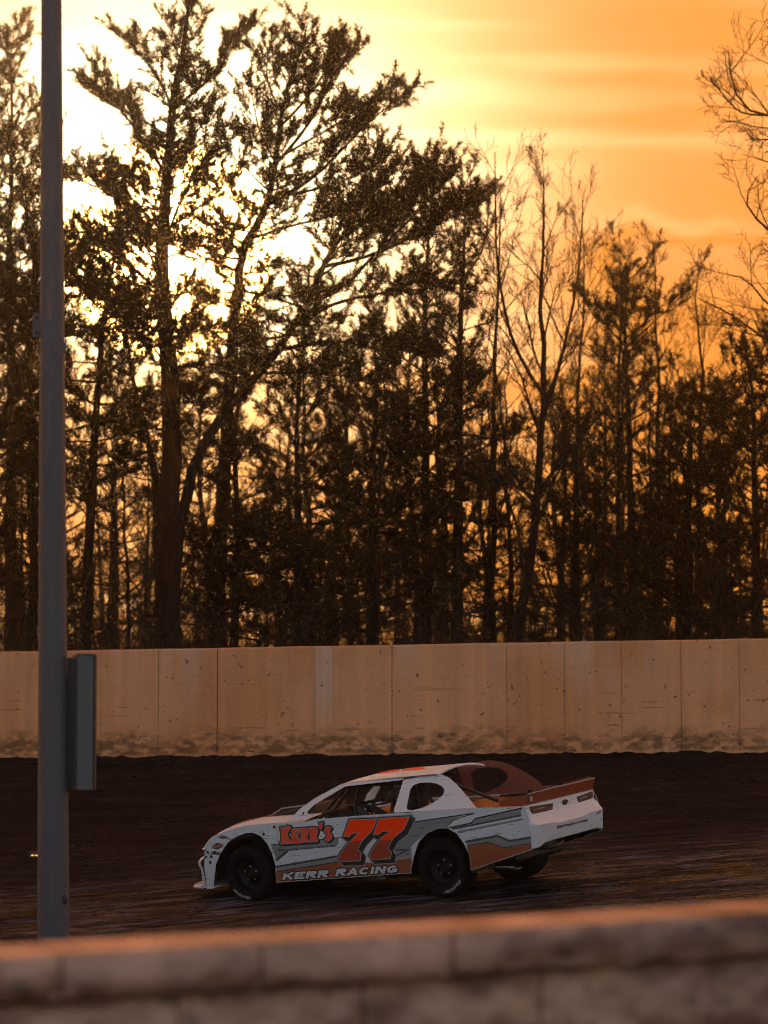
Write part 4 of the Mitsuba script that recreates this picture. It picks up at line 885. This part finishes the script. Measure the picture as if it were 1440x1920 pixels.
def wheel(u, v, R, W, steer, far, text_at):
    Rm = trimesh.transformations.rotation_matrix
    X = trimesh.transformations.translation_matrix([u, v, R]) @ Rm(steer, [0, 0, 1]) @ (Rm(np.pi, [0, 0, 1]) if far else np.eye(4))
    k = part('wheel', rim_mesh(R, W).apply_transform(X), 'rim_black', 35)
    def sub(n_, m, b, s): kk = num(k + '__' + n_); scene[kk] = mikit.ply(m.apply_transform(X), b, s, to_world=CAR)
    sub('tyre', tyre_mesh(R, W), 'rubber', 30)
    bl_ = [trimesh.creation.cylinder(.011, .02, sections=8).apply_transform(Rm(np.pi / 2, [1, 0, 0])).apply_translation([.085 * math.cos(q), .088, .085 * math.sin(q)]) for q in np.arange(5) * 2 * np.pi / 5 + .3]
    bl_ += [trimesh.creation.cylinder(.008, .012, sections=6).apply_transform(Rm(np.pi / 2, [1, 0, 0])).apply_translation([R * .585 * math.cos(q), .026, R * .585 * math.sin(q)]) for q in np.arange(8) * np.pi / 4 + .2]
    for q in bl_[:5]: sub('lug_nut', q, 'bright_bolt', False)
    if not far:
        ang = text_at
        for ch in 'Hoosier':
            m = meshkit.text_mesh(ch, .040, .004, True); wd = m.bounds[1][0]
            a_ = ang - (wd / 2) / (R * .80)
            # letters stand with their tops outwards, running clockwise
            m.apply_translation([-wd / 2, R * .76, 0]); m = trimesh.Trimesh(m.vertices @ np.array([[1, 0, 0], [0, 0, 1], [0, -1, 0]], float) * [1, 1, 1], m.faces, process=False)
            m.apply_transform(Rm(np.pi / 2 - a_, [0, 1, 0])); m.apply_translation([0, -.006, 0])
            sub('tyre_lettering', m, 'tyre_letter', False)
            ang -= (wd + .012) / (R * .80)
wheel(0, 0, .345, .30, 0, False, math.radians(-30)); wheel(-2.72, 0, .345, .27, math.radians(-4), False, math.radians(-85))
wheel(.13, 1.76, .365, .36, math.radians(3), True, 0); wheel(-2.72, 1.66, .345, .27, math.radians(-4), True, 0)
tag('race_car', 'white stock car number 77 with orange rocker panels racing left on the dirt', 'race car')
# ---- driver
J = dict(hip=(-.78,.45,.50), chest=(-.68,.45,.82), neck=(-.70,.45,1.02), lsh=(-.70,.27,.96), rsh=(-.70,.63,.96), lel=(-.92,.22,.80), rel=(-.92,.68,.80), lha=(-1.22,.32,1.02), rha=(-1.22,.58,1.02), lk=(-1.22,.36,.62), rk=(-1.22,.54,.62), lf=(-1.50,.36,.42), rf=(-1.50,.54,.42))
Rr = dict(hip=.15, chest=.17, neck=.06, lsh=.075, rsh=.075, lel=.05, rel=.05, lha=.04, rha=.04, lk=.065, rk=.065, lf=.045, rf=.045)
bones = [('hip','chest'),('chest','neck'),('chest','lsh'),('chest','rsh'),('lsh','lel'),('rsh','rel'),('lel','lha'),('rel','rha'),('hip','lk'),('hip','rk'),('lk','lf'),('rk','rf')]
hands = []
for s, c_ in ((-1, J['lha']), (1, J['rha'])):                             # gloved fingers closed round the wheel
    for q in range(4): hands.append([(c_[0] + .01, c_[1] + s * .01, c_[2] - .03 + .02 * q, .011), (c_[0] - .045, c_[1] - s * .0, c_[2] - .03 + .02 * q, .010), (c_[0] - .06, c_[1] - s * .035, c_[2] - .03 + .02 * q, .009)])
    hands.append([(c_[0], c_[1] - s * .01, c_[2] + .03, .012), (c_[0] - .03, c_[1] - s * .045, c_[2] + .03, .010)])
def ball(p, r): return m3.Manifold.sphere(r, 20).translate(tuple(map(float, p)))
man = None
for x, y in bones:
    b_ = m3.Manifold.batch_hull([ball(J[x], Rr[x]), ball(J[y], Rr[y])]); man = b_ if man is None else man + b_
for h_ in hands:
    for p, q in zip(h_[:-1], h_[1:]): man = man + m3.Manifold.batch_hull([ball(p[:3], p[3]), ball(q[:3], q[3])])
mm = man.to_mesh(); bodym = trimesh.Trimesh(mm.vert_properties[:, :3], mm.tri_verts)
def who(key, mesh, b, s=True): k = num('person__' + key); scene[k] = mikit.ply(mesh, b, s, to_world=CAR)
who('racing_suit', bodym, 'suit_dark')
hc = np.array([-.74, .45, 1.17])
hel = trimesh.creation.icosphere(3, .135); hel.apply_scale([1.08, .95, 1.05]); hel.apply_translation(hc); who('helmet', hel, 'black_paint')
a1, a2 = np.meshgrid(np.radians(np.linspace(-68, 68, 15)), np.radians(np.linspace(-14, 24, 6)))
vis = grid_mesh(hc[0] - .1385 * 1.08 * np.cos(a2) * np.cos(a1), hc[1] + .1385 * .95 * np.cos(a2) * np.sin(a1), hc[2] + .1385 * 1.05 * np.sin(a2)); who('visor', vis, 'visor')
tag('person', 'driver in dark suit and black helmet seated at the wheel inside the race car', 'person')

# ---------------------------------------------------------------- evening haze
scene['haze_air'] = {'type': 'homogeneous', 'albedo': {'type': 'rgb', 'value': [0.97, 0.92, 0.80]}, 'sigma_t': 0.0009, 'phase': {'type': 'hg', 'g': 0.96}}
scene['haze'] = {'type': 'cube', 'to_world': T().translate([0, 130, 13]).scale([252, 180, 16.5]), 'bsdf': {'type': 'null'}, 'interior': {'type': 'ref', 'id': 'haze_air'}}
scene['camera']['medium'] = {'type': 'ref', 'id': 'haze_air'}
tag('haze', 'thin golden evening haze hanging among the trees', 'haze', kind='stuff')
